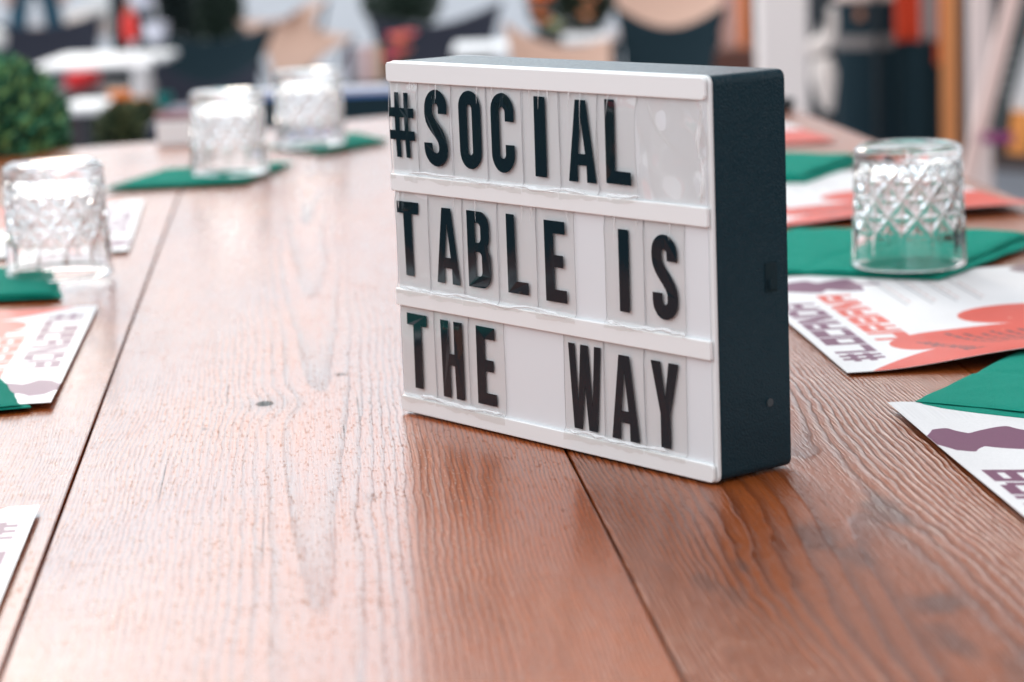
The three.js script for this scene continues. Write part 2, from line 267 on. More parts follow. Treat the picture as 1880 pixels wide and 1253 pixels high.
  // [letter, card from, card to, letter from, letter to, lower edge, upper edge, card lower, card upper], in millimetres
  const cards = [
    ['#', 1.2, 31.4, 1.9, 28.4, 167.3, 208.8, 153, 216.5], ['S', 31.8, 66.5, 40.2, 63.6, 163.6, 212.0, 154, 216.5], ['O', 67.0, 101.8, 75.0, 97.0, 164.2, 212.6, 153.5, 216.5], ['C', 102.3, 136.8, 107.0, 130.2, 164.0, 212.5, 153.6, 216.5], ['I', 137.3, 171.8, 149.3, 160.1, 163.9, 211.7, 153.8, 216.5], ['A', 172.3, 206.8, 180.4, 205.0, 163.2, 211.3, 153.4, 216.5], ['L', 207.3, 241.8, 213.9, 237.0, 164.2, 212.6, 153.9, 216.5],
    ['T', 1.8, 37.2, 4.2, 27.2, 90.8, 138.8, 78.5, 146.5], ['A', 37.7, 73.0, 45.5, 69.8, 89.7, 137.9, 79, 146.5], ['B', 73.5, 108.6, 78.4, 102.0, 90.4, 138.3, 79.2, 146.5], ['L', 109.1, 146.2, 118.5, 138.4, 90.6, 139.2, 79.5, 146.5], ['E', 146.7, 182.8, 155.2, 175.0, 89.4, 138.4, 78.5, 146.5], ['I', 209.8, 244.0, 222.7, 231.6, 90.2, 138.3, 79.5, 146.5], ['S', 244.4, 278.8, 251.5, 273.0, 89.5, 138.4, 79.8, 146.5],
    ['T', 3.0, 38.9, 9.9, 31.8, 17.4, 66.2, 8.0, 72], ['H', 39.3, 74.5, 46.6, 69.2, 15.8, 65.8, 8.5, 72], ['E', 75.0, 111.2, 83.1, 102.3, 16.4, 66.0, 7.0, 72], ['W', 169.2, 205.2, 173.6, 203.3, 14.6, 66.0, 7.0, 72], ['A', 205.6, 241.4, 212.6, 237.2, 13.9, 64.4, 8.2, 72], ['Y', 241.9, 277.6, 248.0, 271.6, 14.5, 64.7, 8.0, 72],
  ];
  cards.forEach(([ch, x0, x1, a, b, y0, y1, c0, c1], n) => {
    const ri = n < 7 ? 0 : n < 14 ? 1 : 2, railTop = [156.2, 81.5, 11.2][ri], k = n * 7.31;
    const lean = 0.5 * noise(k, 2.5), curl = 0.5 + 0.35 * noise(k, 9.1);
    const wild = { 0: 2.4, 1: 1.7, 6: 2.2, 7: 1.8 }[n] ?? 1, folds = [0, 1, 2].map((i) => [0.5 + 0.48 * noise(k + i * 3.7, 1.5), 0.02 + 0.02 * Math.abs(noise(k + i, 6.5)), 0.5 + 0.5 * noise(k + i * 1.9, 4.4)]);
    const swell = { 0: 0.6, 1: 1.8, 6: 2.2 }[n] ?? 0;
    const zAt = (x, y) => {                          // millimetres in front of the panel
      const u = (x - x0) / (x1 - x0), v = (y - c0) / (c1 - c0);
      return 1.7 + swell * Math.sin(Math.PI * clamp(v * 0.97 + 0.06 * noise(u * 3 + k, 1))) * (0.75 + 0.45 * noise(u * 2 + k, v * 2.4)) + lean * (u - 0.5) + curl * Math.sin(Math.PI * u) * 0.7 + 0.35 * noise(k + u * 1.7, v * 1.9 + k) + 0.10 * noise(k + u * 5, v * 6) * (v > 0.8 || v < 0.2 ? 1.6 : 0.5)
        - 0.9 * wild * smooth(0.80, 1, v) ** 2 * (0.6 + 0.5 * noise(u * 2.3 + k, 5.1)) + folds.reduce((q, [c, w, h]) => q + 0.55 * h * Math.exp(-(((u - c - 0.04 * (v - 1)) / w) ** 2)) * smooth(0.62, 0.98, v), 0) + (wild - 1) * 0.55 * noise(u * 2.6 + k, v * 3.1 + k)  + (y < railTop + 3 ? smooth(railTop + 3, railTop - 0.6, y) * (2.2 + 0.5 * noise(u * 4 + k, 1.2)) : 0);
    };
    const low = (u) => c0 + 1.5 * (noise(u * 2.2 + k, 7.7) + 0.5 * noise(u * 9 + k, 4.4));
    const card = mesh('letter_card', grid(26, 44, (u, v) => { const x = mix(x0, x1, u), y = mix(low(u), c1, v); return V(x / 1000, y / 1000, zAt(x, y) / 1000); }), film, box);
    for (const e of [0, 1]) mesh('card_edge', sheet(2, 40, (u, v) => { const x = mix(x0, x1, e) + (u - 0.5) * 0.20, y = mix(railTop + 0.4, c1, v); return V(x / 1000, y / 1000, (zAt(clamp(x, x0, x1), y) + 0.10) / 1000); }, (u, v) => { const x = mix(x0, x1, e) + (u - 0.5) * 0.20, y = mix(railTop + 0.4, c1, v); return V(x / 1000, y / 1000, (zAt(clamp(x, x0, x1), y) - 0.25) / 1000); }), rim, card);
    const rf = rng(n * 13 + 5);
    if (n < 14) for (let i = 0; i < 1 + Math.floor(rf() * (n < 7 ? 2.6 : 1.7)); i++) {   // film pleats below the upper rail, whitened to paint their glints
      const xa = mix(x0 + 2, x1 - 2, rf()), len = 8 + 16 * rf() * rf(), wd = 0.5 + 1.1 * rf() * rf(), drift = 3 * (rf() - 0.5);
      mesh('fold_glint', grid(6, 16, (u, v) => { const x = xa + drift * v + (u - 0.5) * wd * (1 - v) ** 0.7 * (1 + 0.4 * Math.sin(v * 9)), y = c1 - 1 - len * v; return V(x / 1000, y / 1000, (zAt(clamp(x, x0, x1), y) + 0.32 + 0.55 * Math.sin(Math.PI * u) * (1 - v)) / 1000); }), foldGlint, card);
    }
    const g = new THREE.ExtrudeGeometry(glyph[ch](b - a, y1 - y0), { depth: 0.12, bevelEnabled: false, curveSegments: 8 });
    const p = g.attributes.position;
    for (let i = 0; i < p.count; i++) { const x = p.getX(i) + a, y = p.getY(i) + y0; p.setXYZ(i, x / 1000, y / 1000, (zAt(x, y) + 0.16 + p.getZ(i)) / 1000); }
    g.computeVertexNormals();
    mesh('letter', g, ink, card);
  });
  // crumpled film strips, whitened as painted glints, where the lower edges of the cards ride over the rails
  [[20, 198, 156.2, 1], [214, 243, 156.2, 2], [8, 178, 81.5, 3], [211, 281, 81.5, 4], [22, 108, 11.2, 5], [172, 262, 11.2, 6]].forEach(([x0, x1, ry, k]) => {
    k *= 5.7;
    mesh('film_strip', grid(90, 12, (u, v) => {
      const x = mix(x0, x1, u), taper = Math.min(1, u / 0.05, (1 - u) / 0.05), mid = ry + 0.9 + 1.5 * noise(x * 0.035 + k, 3.3) + 0.5 * noise(x * 0.16 + k, 8.1), wd = taper * (1.5 + 1.6 * Math.abs(noise(x * 0.05 + k, 1.4)) + 0.8 * noise(x * 0.22 + k, 6.6));
      const y = mid + (0.5 - v) * Math.max(0.1, wd);
      return V(x / 1000, y / 1000, (3.55 - 0.9 * smooth(ry - 0.5, ry + 2.5, y) + 0.55 * Math.sin(Math.PI * v) + 0.45 * noise(x * 0.11 + k, v * 3.1) + 0.2 * noise(x * 0.4 + k, v * 5)) / 1000);
    }), foldGlint, box);
  });
  // a loose piece of clear film over the empty right end of the first row
  mesh('loose_film', grid(40, 40, (u, v) => V((243 + u * 56.6) / 1000, (157.5 + v * 58) / 1000, (2.6 + 2.6 * Math.sin(u * 4.2 + v * 4.1) * Math.sin(Math.PI * u) + 1.3 * noise(u * 4, v * 4 + 3) + 1.6 * smooth(0.6, 1, u) * Math.sin(v * 9)) / 1000)), film, box);
  mesh('film_strip', grid(8, 60, (u, v) => V((296.2 + 1.5 * Math.sin(v * 7.5) + (u - 0.5) * (2.2 + 1.4 * Math.sin(v * 11)) * Math.min(1, v / 0.1, (1 - v) / 0.1)) / 1000, (159 + v * 54) / 1000, (3.6 + 0.9 * Math.sin(Math.PI * u) + 0.6 * Math.sin(v * 13)) / 1000)), foldGlint, box);  // whitened strip painting the bright glare along the film edge
  mesh('film_strip', grid(8, 50, (u, v) => V((252 + 30 * v * v + 2 * Math.sin(v * 5) + (u - 0.5) * 5 * Math.sin(Math.PI * v)) / 1000, (214 - v * 30) / 1000, (3.4 + 1.2 * Math.sin(Math.PI * u) * Math.sin(Math.PI * v)) / 1000)), film, box);
}

// ------------------------------------------------------------------ printed paper mats
const print = (() => {
  const W = 1024, H = 724, c = document.createElement('canvas'); c.width = W; c.height = H; const x = c.getContext('2d');
  const r = rng(5), P = (a, b) => [a * W, b * H];
  x.fillStyle = '#efeeee'; x.fillRect(0, 0, W, H);
  const purple = '#6b1a4f', orange = '#e03c18', dark = '#1b1c30';
  // square capitals with a heavy upper half
  function word(text, x0, x1, y0, y1, col) {
    const n = text.length, cw = (x1 - x0) / n, gap = cw * 0.10; x.fillStyle = col;
    [...text].forEach((ch, i) => {
      const a = (x0 + i * cw) * W, w = (cw - gap) * W, b = y0 * H, h = (y1 - y0) * H, k = w * 0.24, hv = h * 0.38;
      const R = (p, q, s, t) => x.fillRect(a + p, b + q, s, t);
      if (ch === '#') { R(w * 0.2, 0, k, h); R(w * 0.62, 0, k, h); R(0, h * 0.22, w, h * 0.17); R(0, h * 0.6, w, h * 0.17); }
      if (ch === 'L') { R(0, 0, k, h); R(0, h - k, w, k); }
      if (ch === 'O') { R(0, 0, w, hv); R(0, 0, k, h); R(w - k, 0, k, h); R(0, h - k, w, k); }
      if (ch === 'C') { R(0, 0, w, hv); R(0, 0, k, h); R(0, h - k, w, k); }
      if (ch === 'A') { R(0, 0, w, hv * 0.6); R(0, 0, k, h); R(w - k, 0, k, h); R(0, hv, w, k); }
      if (ch === 'N') { R(0, 0, k, h); R(w - k, 0, k, h); x.beginPath(); x.moveTo(a, b); x.lineTo(a + k * 1.6, b); x.lineTo(a + w, b + h); x.lineTo(a + w - k * 1.6, b + h); x.fill(); }
      if (ch === 'D') { R(0, 0, w * 0.8, hv * 0.7); R(0, 0, k, h); R(w - k, h * 0.15, k, h * 0.7); R(0, h - k, w * 0.85, k); }
      if (ch === 'U') { R(0, 0, k, h); R(w - k, 0, k, h); R(0, h - hv, w, hv); }
      if (ch === 'R') { R(0, 0, w, k); R(0, 0, k, h); R(w - k, 0, k, h * 0.5); R(0, h * 0.42, w, hv * 0.6); R(w * 0.55, h * 0.5, k, h * 0.5); }
      if (ch === 'B') { R(0, 0, w * 0.9, k); R(0, 0, k, h); R(w - k, k * 0.5, k, h - k); R(0, h * 0.4, w, hv * 0.6); R(0, h - k, w, k); }
    });
  }
  word('#LOCANDA', 0.085, 0.68, 0.025, 0.125, purple);
  word('URBANA', 0.255, 0.76, 0.155, 0.25, orange);
  // a feathery leaf
  x.fillStyle = purple; x.beginPath();
  const lf = [];
  for (let i = 0; i <= 60; i++) { const v = i / 60, hw = 0.075 * (0.55 + 0.45 * Math.abs(Math.sin(v * Math.PI * 2.6 + 0.4))) * (v > 0.93 ? (1 - v) / 0.07 : 1) * (v < 0.05 ? 0.5 + v * 10 : 1); lf.push([hw, v * 0.31]); }
  lf.forEach(([w, v], i) => x[i ? 'lineTo' : 'moveTo'](...P(0.86 - w, v + 0.014 * Math.sin(v * 50))));
  lf.reverse().forEach(([w, v]) => x.lineTo(...P(0.86 + w, v + 0.014 * Math.sin(v * 50)))); x.fill();
  x.fillRect(...P(0.852, 0.29), 0.016 * W, 0.08 * H);
  // price lines
  for (const [y, l] of [[0.355, 0.60], [0.425, 0.605], [0.495, 0.62], [0.565, 0.63]]) {
    x.fillStyle = '#5b5560'; x.fillRect(...P(l, y), (0.93 - l) * W, 2.5);
    x.fillStyle = '#b87f74'; for (let q = l + 0.03; q < 0.85;) { const w = 0.02 + 0.03 * r(); x.fillRect(...P(q, y + 0.018), w * W, 3); q += w + 0.012; }
  }
  x.fillStyle = '#8d7377'; x.beginPath(); x.ellipse(...P(0.95, 0.88), 0.06 * W, 0.10 * H, 0, 0, 7); x.fill();
  // the orange figure in the corner
  x.fillStyle = orange; x.beginPath();
  x.moveTo(...P(0, 0.06)); x.quadraticCurveTo(...P(0.06, 0.12), ...P(0.13, 0.258)); x.bezierCurveTo(...P(0.12, 0.19), ...P(0.20, 0.14), ...P(0.25, 0.195));
  x.quadraticCurveTo(...P(0.30, 0.25), ...P(0.315, 0.32)); x.quadraticCurveTo(...P(0.34, 0.43), ...P(0.357, 0.535)); x.bezierCurveTo(...P(0.36, 0.40), ...P(0.47, 0.40), ...P(0.525, 0.50));
  x.bezierCurveTo(...P(0.58, 0.60), ...P(0.57, 0.74), ...P(0.50, 0.80)); x.quadraticCurveTo(...P(0.42, 0.84), ...P(0.42, 1)); x.lineTo(...P(0, 1)); x.closePath(); x.fill();
  x.save(); x.clip(); for (let i = 0; i < 900; i++) { x.fillStyle = 'rgba(250,190,165,' + (0.15 + 0.5 * r()) + ')'; const s = 0.6 + 1.6 * r() * r(); x.fillRect(r() * W * 0.6, r() * H, s, s); }
  for (let i = 0; i < 7; i++) { x.fillStyle = 'rgba(252,214,196,.85)'; x.beginPath(); x.arc(r() * W * 0.5, H * (0.1 + 0.85 * r()), 2 + 2 * r(), 0, 7); x.fill(); } x.restore();
  x.fillStyle = dark; x.save(); x.translate(...P(0.062, 0.352)); x.rotate(-0.345); x.font = 'italic bold 44px sans-serif'; x.fillText('Pancher', 0, 0); x.restore();
  x.save(); x.translate(...P(0.10, 0.415)); x.rotate(-0.30);
  for (let l = 0; l < 9; l++) { let q = 20 + 30 * r(); const end = 190 - 45 * r(); while (q < end) { const w = 10 + 26 * r(); x.fillRect(q, l * 26, w, 8); q += w + 7; } }
  x.restore();
  // paper fibre
  const im = x.getImageData(0, 0, W, H), d = im.data; for (let i = 0; i < d.length; i += 4) { const n = 5 * noise((i >> 2) % W / 2.2, Math.floor((i >> 2) / W) / 2.2) + 4 * noise((i >> 2) % W / 90, Math.floor((i >> 2) / W) / 90); d[i] = clamp(d[i] + n, 0, 255); d[i + 1] = clamp(d[i + 1] + n, 0, 255); d[i + 2] = clamp(d[i + 2] + n, 0, 255); } x.putImageData(im, 0, 0);
  const t = new THREE.CanvasTexture(c); t.colorSpace = THREE.SRGBColorSpace; return t;
})();
const paperPrint = phys([0.80, 0.79, 0.79], 0.55, { map: print, specularIntensity: 0.35, clearcoat: 0.45, clearcoatRoughness: 0.3 }), paperPlain = std([0.80, 0.79, 0.79], 0.6);
// a mat lies with its heading along the inner side; right-hand mats are read from the right, left-hand mats from the left
const print2 = print.clone(); print2.offset.set(0.12, 0); print2.needsUpdate = true;
const paperPrint2 = paperPrint.clone(); paperPrint2.map = print2;
function paperMat(label, s, t, turn, right, curl, group, face = paperPrint) {
  const g = new THREE.BoxGeometry(0.42, 0.0003, 0.297, 42, 1, 30), p = g.attributes.position;
  for (let i = 0; i < p.count; i++) {
    const px = 0.5 + p.getX(i) / 0.42, pz = 0.5 + p.getZ(i) / 0.297;   // page across and page down
    p.setY(i, p.getY(i) + 0.0014 + curl(px, pz));
  }
  g.computeVertexNormals();
  const o = mesh('paper_mat', g, [paperPlain, paperPlain, face, paperPlain, paperPlain, paperPlain]);
  o.position.copy(onTable(s, t)); o.rotation.y = TURN + turn + (right ? Math.PI : 0);
  return tag(o, label, 'placemat', group);
}
const G1 = 'printed paper mats at the place settings';
const flat = (k) => (x, z) => 0.0006 * (1 + noise(x * 3 + k, z * 3)) + 0.0008 * (1 + noise(x * 1.3 + k, z * 1.1 + 3));
paperMat('printed paper mat with orange figure and purple heading just right of the light box', -0.244, -0.4515, 0, true, (x, z) => flat(1)(x, z) + 0.011 * smooth(0.25, 0, x) * smooth(0.05, 0.5, z), G1);
paperMat('printed paper mat in the right foreground showing a large purple leaf', 0.290, -0.4515, 0, true, (x, z) => flat(2)(x, z) + 0.0016 * smooth(0.12, 0, z), G1, paperPrint2);
paperMat('printed paper mat mostly orange behind the tumbler right of the box', -0.985, -0.505, 0.08, true, (x, z) => flat(3)(x, z) + 0.008 * smooth(0.25, 0, x) * smooth(0.05, 0.5, z), G1);
paperMat('farthest printed paper mat on the right side, by the box corner', -1.74, -0.475, 0.05, true, flat(4), G1);
paperMat('printed paper mat with faded purple heading before the left tumbler', -0.283, 0.385, 0, false, (x, z) => flat(5)(x, z) + 0.002 * smooth(0.75, 1, x) * smooth(0.3, 0, z), G1);
paperMat('printed paper mat at the lower left corner with purple hash sign', 0.428, 0.364, 0, false, flat(6), G1);
paperMat('pale printed paper mat behind the left front tumbler', -1.03, 0.385, 0.02, false, flat(7), G1);

// ------------------------------------------------------------------ green napkins
const cloth = dataTex(256, 256, (i, j) => { const v = Math.round(255 * clamp(0.5 + 0.28 * Math.sin(i * Math.PI / 4) * Math.sin(j * Math.PI / 4) + 0.25 * noise(i / 2, j / 2))); return [v, v, v]; });
cloth.repeat.set(6, 6);
const green = phys([0.0, 0.29, 0.205], 0.8, { specularIntensity: 0.10, sheen: 0.4, sheenColor: new THREE.Color(0.45, 0.9, 0.8), sheenRoughness: 0.45, bumpMap: cloth, bumpScale: 0.0011 });
function napkin(label, corners, height, seed, layers = 2) {
  const o = thing('green_napkin', label, 'napkin', V(0, TOP, 0), TURN, 'folded green paper napkins');
  const cx = corners.reduce((a, c) => a + c[0], 0) / 4, cz = corners.reduce((a, c) => a + c[1], 0) / 4;
  o.position.copy(onTable(cx, cz));
  const q = (u, v) => { const [a, b, c, d] = corners; return [mix(mix(a[0], b[0], u), mix(d[0], c[0], u), v) - cx, mix(mix(a[1], b[1], u), mix(d[1], c[1], u), v) - cz]; };
  const lift = Array.isArray(height) ? height : [height, height, height, height];
  for (let l = 0; l < layers; l++) {
    const f = l / layers, k = seed + l * 5.3, sh = l * 0.035;
    const H = (u, v) => mix(mix(lift[0], lift[1], u), mix(lift[3], lift[2], u), v);
    const wob = (u, v) => 1 + 0.18 * noise(u * 3 + k, v * 3) + 0.09 * noise(u * 9 + k, v * 9) - 0.30 * Math.exp(-(((u - 0.5 + 0.02 * noise(v * 4, k)) / 0.022) ** 2)) - 0.22 * Math.exp(-(((v - 0.46 + 0.02 * noise(u * 4, k + 3)) / 0.02) ** 2)) + 0.12 * Math.exp(-(((u - v * 0.8 - 0.1 * noise(k, 3)) / 0.05) ** 2));
    const uu = (u) => mix(sh, 1 - sh * 0.3, u), vv = (v) => mix(sh * 0.2, 1 - sh * 1.2, v);
    const edge = (u, v) => Math.pow(Math.min(1, Math.min(u, 1 - u) / 0.05 + 0.0), 0.5) * Math.pow(Math.min(1, Math.min(v, 1 - v) / 0.05), 0.5);
    const base = 0.0030;
    const pt = (u, v, y) => { const [x, z] = q(uu(u), vv(v)); return V(x + 0.0012 * noise(u * 8 + k, v * 8 + 3), y, z + 0.0012 * noise(u * 8 + 9, v * 8 + k)); };
    mesh('fold', sheet(44, 44, (u, v) => pt(u, v, base + H(u, v) * wob(u, v) * (f + (0.96 / layers) * (0.40 + 0.60 * edge(u, v)))), (u, v) => pt(u, v, base + H(u, v) * wob(u, v) * (f + 0.06))), green, o);
  }
  return o;
}
napkin('green paper napkin under the cut glass tumbler right of the light box', [[-0.394, -0.463], [-0.516, -0.262], [-0.70, -0.405], [-0.575, -0.606]], [0.007, 0.006, 0.011, 0.013], 1);
napkin('green paper napkin at the right edge of the picture, tip pointing to the box', [[0.085, -0.314], [-0.082, -0.449], [0.061, -0.607], [0.228, -0.472]], [0.003, 0.006, 0.008, 0.006], 2);
napkin('green paper napkin beside the back of the light box, behind the right tumbler', [[-1.096, -0.498], [-1.20, -0.327], [-1.385, -0.44], [-1.275, -0.606]], [0.012, 0.012, 0.015, 0.014], 3);
napkin('green paper napkin partly under the left front tumbler', [[-0.545, 0.271], [-0.548, 0.46], [-0.735, 0.48], [-0.726, 0.297]], 0.006, 4);
napkin('green paper napkin under the second tumbler on the left', [[-1.366, 0.295], [-1.369, 0.127], [-1.574, 0.068], [-1.563, 0.234]], 0.005, 5);
napkin('green paper napkin under the farthest tumbler', [[-1.689, 0.031], [-1.801, -0.064], [-1.945, -0.02], [-1.805, 0.105]], 0.005, 6);
napkin('green paper napkin at the left edge of the picture, on the faded mat corner', [[-0.067, 0.250], [-0.035, 0.40], [-0.20, 0.45], [-0.235, 0.30]], [0.003, 0.004, 0.005, 0.005], 7);

// ------------------------------------------------------------------ cut glass tumblers, upside down
{
  const glass = phys([1, 1, 1], 0.0, { transmission: 1, thickness: 0.01, ior: 1.5 });
  const Hh = 0.1015, RT = 0.0452, RB = 0.0484, NU = 288, N = 12;
  const outer = (v) => mix(RB, RT, v) - 0.0030 * smooth(0.955, 1, v) ** 2 * 1.2;                      // v = 0 at the mouth on the table, 1 at the base on top
  const cut = (th, v) => {
    const a = th / (2 * Math.PI) * N, y = v * Hh / 0.0300, inBand = smooth(0.29, 0.33, v) * (1 - smooth(0.885, 0.90, v));
    const g = (x, w) => Math.max(0, 1 - Math.abs(x - Math.round(x)) / w);
    let d = 0;
    if (inBand > 0) {
      d = Math.max(d, 1.0 * g(a + y, 0.21), 0.95 * g(a - y, 0.20));
      d = Math.max(d, 0.60 * g(2 * y, 0.22), 0.55 * g(2 * a, 0.18));
      d *= inBand;
    }
    const tip = clamp((v - 0.13) / 0.17); if (v > 0.13 && v < 0.34) d = Math.max(d, 0.85 * Math.max(0, 1 - Math.abs(a - Math.round(a)) / (0.14 * tip + 1e-3)) * (1 - smooth(0.31, 0.34, v)));
    return d;
  };
  const prof = [];                                    // the section: up the outside, over the base, down the inside
  const pos = [], idx = []; const rows = [];
  for (let j = 0; j <= 130; j++) { const v = j / 130; rows.push([v * Hh, (th) => outer(v) - 0.0021 * cut(th, v)]); }
  for (const [dy, r] of [[0.0008, 0.0410], [0.0006, 0.0385], [-0.0008, 0.0358], [-0.0016, 0.029], [-0.0020, 0.014], [-0.0021, 0.0004]]) rows.push([Hh + dy, () => r]);
  const inR = [[0.088, 0.0004], [0.088, 0.020], [0.0872, 0.032], [0.085, 0.0378], [0.080, 0.0402]];
  for (const [y, r] of inR) rows.push([y, () => r]);
  for (let j = 1; j <= 20; j++) { const y = mix(0.080, 0.001, j / 20); rows.push([y, () => mix(0.0466, 0.0402, y / 0.080)]); }
  rows.push([0.0, () => 0.0475]);
  rows.forEach(([y, f]) => { for (let i = 0; i < NU; i++) { const th = i / NU * 2 * Math.PI, r = f(th); pos.push(r * Math.cos(th), y, r * Math.sin(th)); } });
  const M = rows.length;
  for (let j = 0; j < M; j++) for (let i = 0; i < NU; i++) { const a = j * NU + i, b = j * NU + (i + 1) % NU, c = ((j + 1) % M) * NU + (i + 1) % NU, d = ((j + 1) % M) * NU + i; idx.push(a, d, b, b, d, c); }
  const g = new THREE.BufferGeometry(); g.setAttribute('position', new THREE.Float32BufferAttribute(pos, 3)); g.setIndex(idx); g.computeVertexNormals();
  const T = [[-0.440, -0.449, 0.0108, 'clear cut glass tumbler upside down on the napkin right of the light box', 0.1], [-0.662, 0.283, 0.0070, 'clear cut glass tumbler at the left edge, half off its green napkin', 0.7],
    [-1.462, 0.146, 0.0068, 'clear cut glass tumbler second from the left, on a green napkin', 0.4], [-1.775, 0.044, 0.0068, 'farthest clear cut glass tumbler, just left of the light box', 1.2]];
  let first;
  for (const [s, t, h, label, a] of T) {
    const o = first ? first.clone() : (first = mesh('glass_tumbler', g, glass)); if (o !== first) { o.name = numbered('glass_tumbler'); scene.add(o); o.userData = {}; }
    o.position.copy(onTable(s, t, h)); o.rotation.y = a; tag(o, label, 'tumbler', 'upside down cut glass tumblers');
  }
}

// ------------------------------------------------------------------ beyond the table: shapes for the terrace
const darkCloth = phys([0.010, 0.022, 0.029], 0.9, { specularIntensity: 0.2 }), slateCloth = phys([0.022, 0.024, 0.036], 0.9, { specularIntensity: 0.3 }), tanCloth = std([0.52, 0.33, 0.25], 0.8), steel = std([0.03, 0.035, 0.04], 0.4, { metalness: 0.6 });
const whiteTop = std([0.80, 0.79, 0.79], 0.4), beige = std([0.86, 0.77, 0.735], 0.8);
const floor = (p) => V(p.x, 0, p.z);
// a sling chair: a cloth hung between four raised corners on bent steel rods; corners as points in the world
function slingChair(label, [bl, br, fr, fl], sag, cloth, group, print, tug = 0.10) {
  const c = V(0, 0, 0).add(bl).add(br).add(fr).add(fl).multiplyScalar(0.25), o = thing('sling_chair', label, 'chair', floor(c), 0, group), d = floor(c);
  const P = [bl, br, fr, fl].map((p) => p.clone().sub(d)); const dip = c.y - sag;
  const f = (u, v, off) => {
    const p = V(0, 0, 0).addScaledVector(P[0], (1 - u) * (1 - v)).addScaledVector(P[1], u * (1 - v)).addScaledVector(P[2], u * v).addScaledVector(P[3], (1 - u) * v);
    const e = 4 * u * (1 - u), w = 4 * v * (1 - v), m = 1 - (1 - e) * (1 - w), ctr = P[0].clone().add(P[1]).add(P[2]).add(P[3]).multiplyScalar(0.25);
    p.y -= sag * (0.52 * e * (1 - w) + 0.55 * w * (1 - e) + (e * w)); const pull = tug * (e * (1 - w) + w * (1 - e)); p.x += (ctr.x - p.x) * pull; p.z += (ctr.z - p.z) * pull; p.y -= off; return p;
  };
  mesh('sling', sheet(22, 22, (u, v) => f(u, v, 0), (u, v) => f(u, v, 0.012)), cloth, o);
  if (print) { const n = rng(print); const q = []; for (let i = 0; i < 26; i++) { const u = 0.34 + 0.32 * n(), v = 0.10 + 0.22 * n(), a = f(u, v, 0.0), b = f(u + 0.05, v + 0.02, 0.0), s = f(u, v, 0.03).sub(a); const t = new THREE.TubeGeometry(new THREE.CatmullRomCurve3([a.clone().add(s), a.clone().lerp(b, 0.5).add(s), b.clone().add(s)]), 4, 0.012, 5); q.push(t); } mesh('printed_emblem', merge(q), std([0.30, 0.12, 0.05], 0.8), o); }
  for (const [i, k] of [[0, 2], [1, 3], [2, 0], [3, 1]]) { const foot = P[i].clone().lerp(P[k], 0.72); foot.y = 0.012; mesh('leg', rod(P[i].clone().add(V(0, -0.01, 0)), foot, 0.011), steel, o); }
  return o;
}
const FACE = Math.atan2(RIGHT.x, RIGHT.z) - Math.PI / 2;   // turned square to the camera
const px = (u, v, d) => at(u, v, d);
{
  const p = at(217, 0, 12.6), o = thing('black_post', 'black post rising out of the picture beside the red lantern', 'post', floor(p));
  mesh('shaft', new THREE.CylinderGeometry(0.042, 0.050, 2.2, 20).translate(0, 1.1, 0), darkCloth, o); mesh('foot', new THREE.CylinderGeometry(0.16, 0.18, 0.05, 24).translate(0, 0.025, 0), darkCloth, o);
  const q = at(158, 50, 29), b = thing('canvas_bag', 'pale canvas bag on the ground at the top left edge', 'bag', floor(q), 0.4);
  mesh('sack', new RoundedBoxGeometry(0.50, 0.28, 0.34, 4, 0.11).translate(0, 0.14, 0), std([0.62, 0.55, 0.50], 0.9), b); mesh('flap', new RoundedBoxGeometry(0.26, 0.16, 0.30, 4, 0.07).translate(0.20, 0.29, 0), std([0.66, 0.64, 0.61], 0.9), b);
  const m = thing('brown_rug', 'brown mat lying on the paving at the top left edge', 'rug', floor(at(100, 20, 30)), 0.5); mesh('mat', new RoundedBoxGeometry(2.6, 0.012, 5.5, 2, 0.005).translate(0, 0.007, 0), std([0.26, 0.19, 0.17], 0.95), m);
}
{
  const q = at(262, 120, 13.4), o = thing('planter_box', 'dark low planter box standing behind the upper left table', 'planter', floor(q), FACE);
  mesh('box', new RoundedBoxGeometry(0.95, 0.62, 0.30, 2, 0.01).translate(0, 0.31, 0), darkCloth, o); mesh('rim', new RoundedBoxGeometry(0.99, 0.03, 0.34, 2, 0.008).translate(0, 0.635, 0), slateCloth, o);
}
const GC = 'sling chairs round the white tables';
slingChair('dark grey sling chair at the upper left, behind the green bush', [px(-75, 22, 12.4), px(186, 22, 12.2), px(196, 140, 11.8), px(-60, 170, 11.9)], 0.15, slateCloth, GC);
slingChair('black sling chair with faint orange emblem left of the tan chair', [px(255, 50, 12.0), px(502, 42, 11.8), px(430, 175, 11.4), px(285, 180, 11.6)], 0.15, darkCloth, GC, 11);
slingChair('slate sling chair standing nearest, in front of the black emblem chair', [px(280, 105, 8.7), px(476, 112, 8.6), px(500, 262, 8.1), px(280, 262, 8.2)], 0.16, slateCloth, GC);
slingChair('tan sling chair with two raised corners above the far tumblers', [px(436, 38, 13.0), px(600, -4, 12.8), px(648, 66, 12.3), px(480, 235, 12.2)], 0.05, tanCloth, GC, 0, 0.60);
slingChair('slate sling chair behind the white table above the light box', [px(676, 28, 12.2), px(920, 2, 12.0), px(900, 140, 11.6), px(700, 160, 11.6)], 0.15, slateCloth, GC);
slingChair('tan sling chair low behind the light box, right of the white table', [px(925, 40, 10.6), px(1146, 52, 10.4), px(1110, 170, 9.9), px(940, 170, 10.0)], 0.17, tanCloth, GC);
slingChair('black sling chair with orange emblem above the right half of the light box', [px(1132, 12, 9.6), px(1330, 8, 9.4), px(1300, 190, 9.0), px(1140, 190, 9.1)], 0.16, darkCloth, GC, 23);
slingChair('tan sling chair behind the black emblem chair above the box', [px(1120, -40, 10.9), px(1345, -45, 10.7), px(1325, 60, 10.2), px(1140, 70, 10.3)], 0.10, tanCloth, GC);

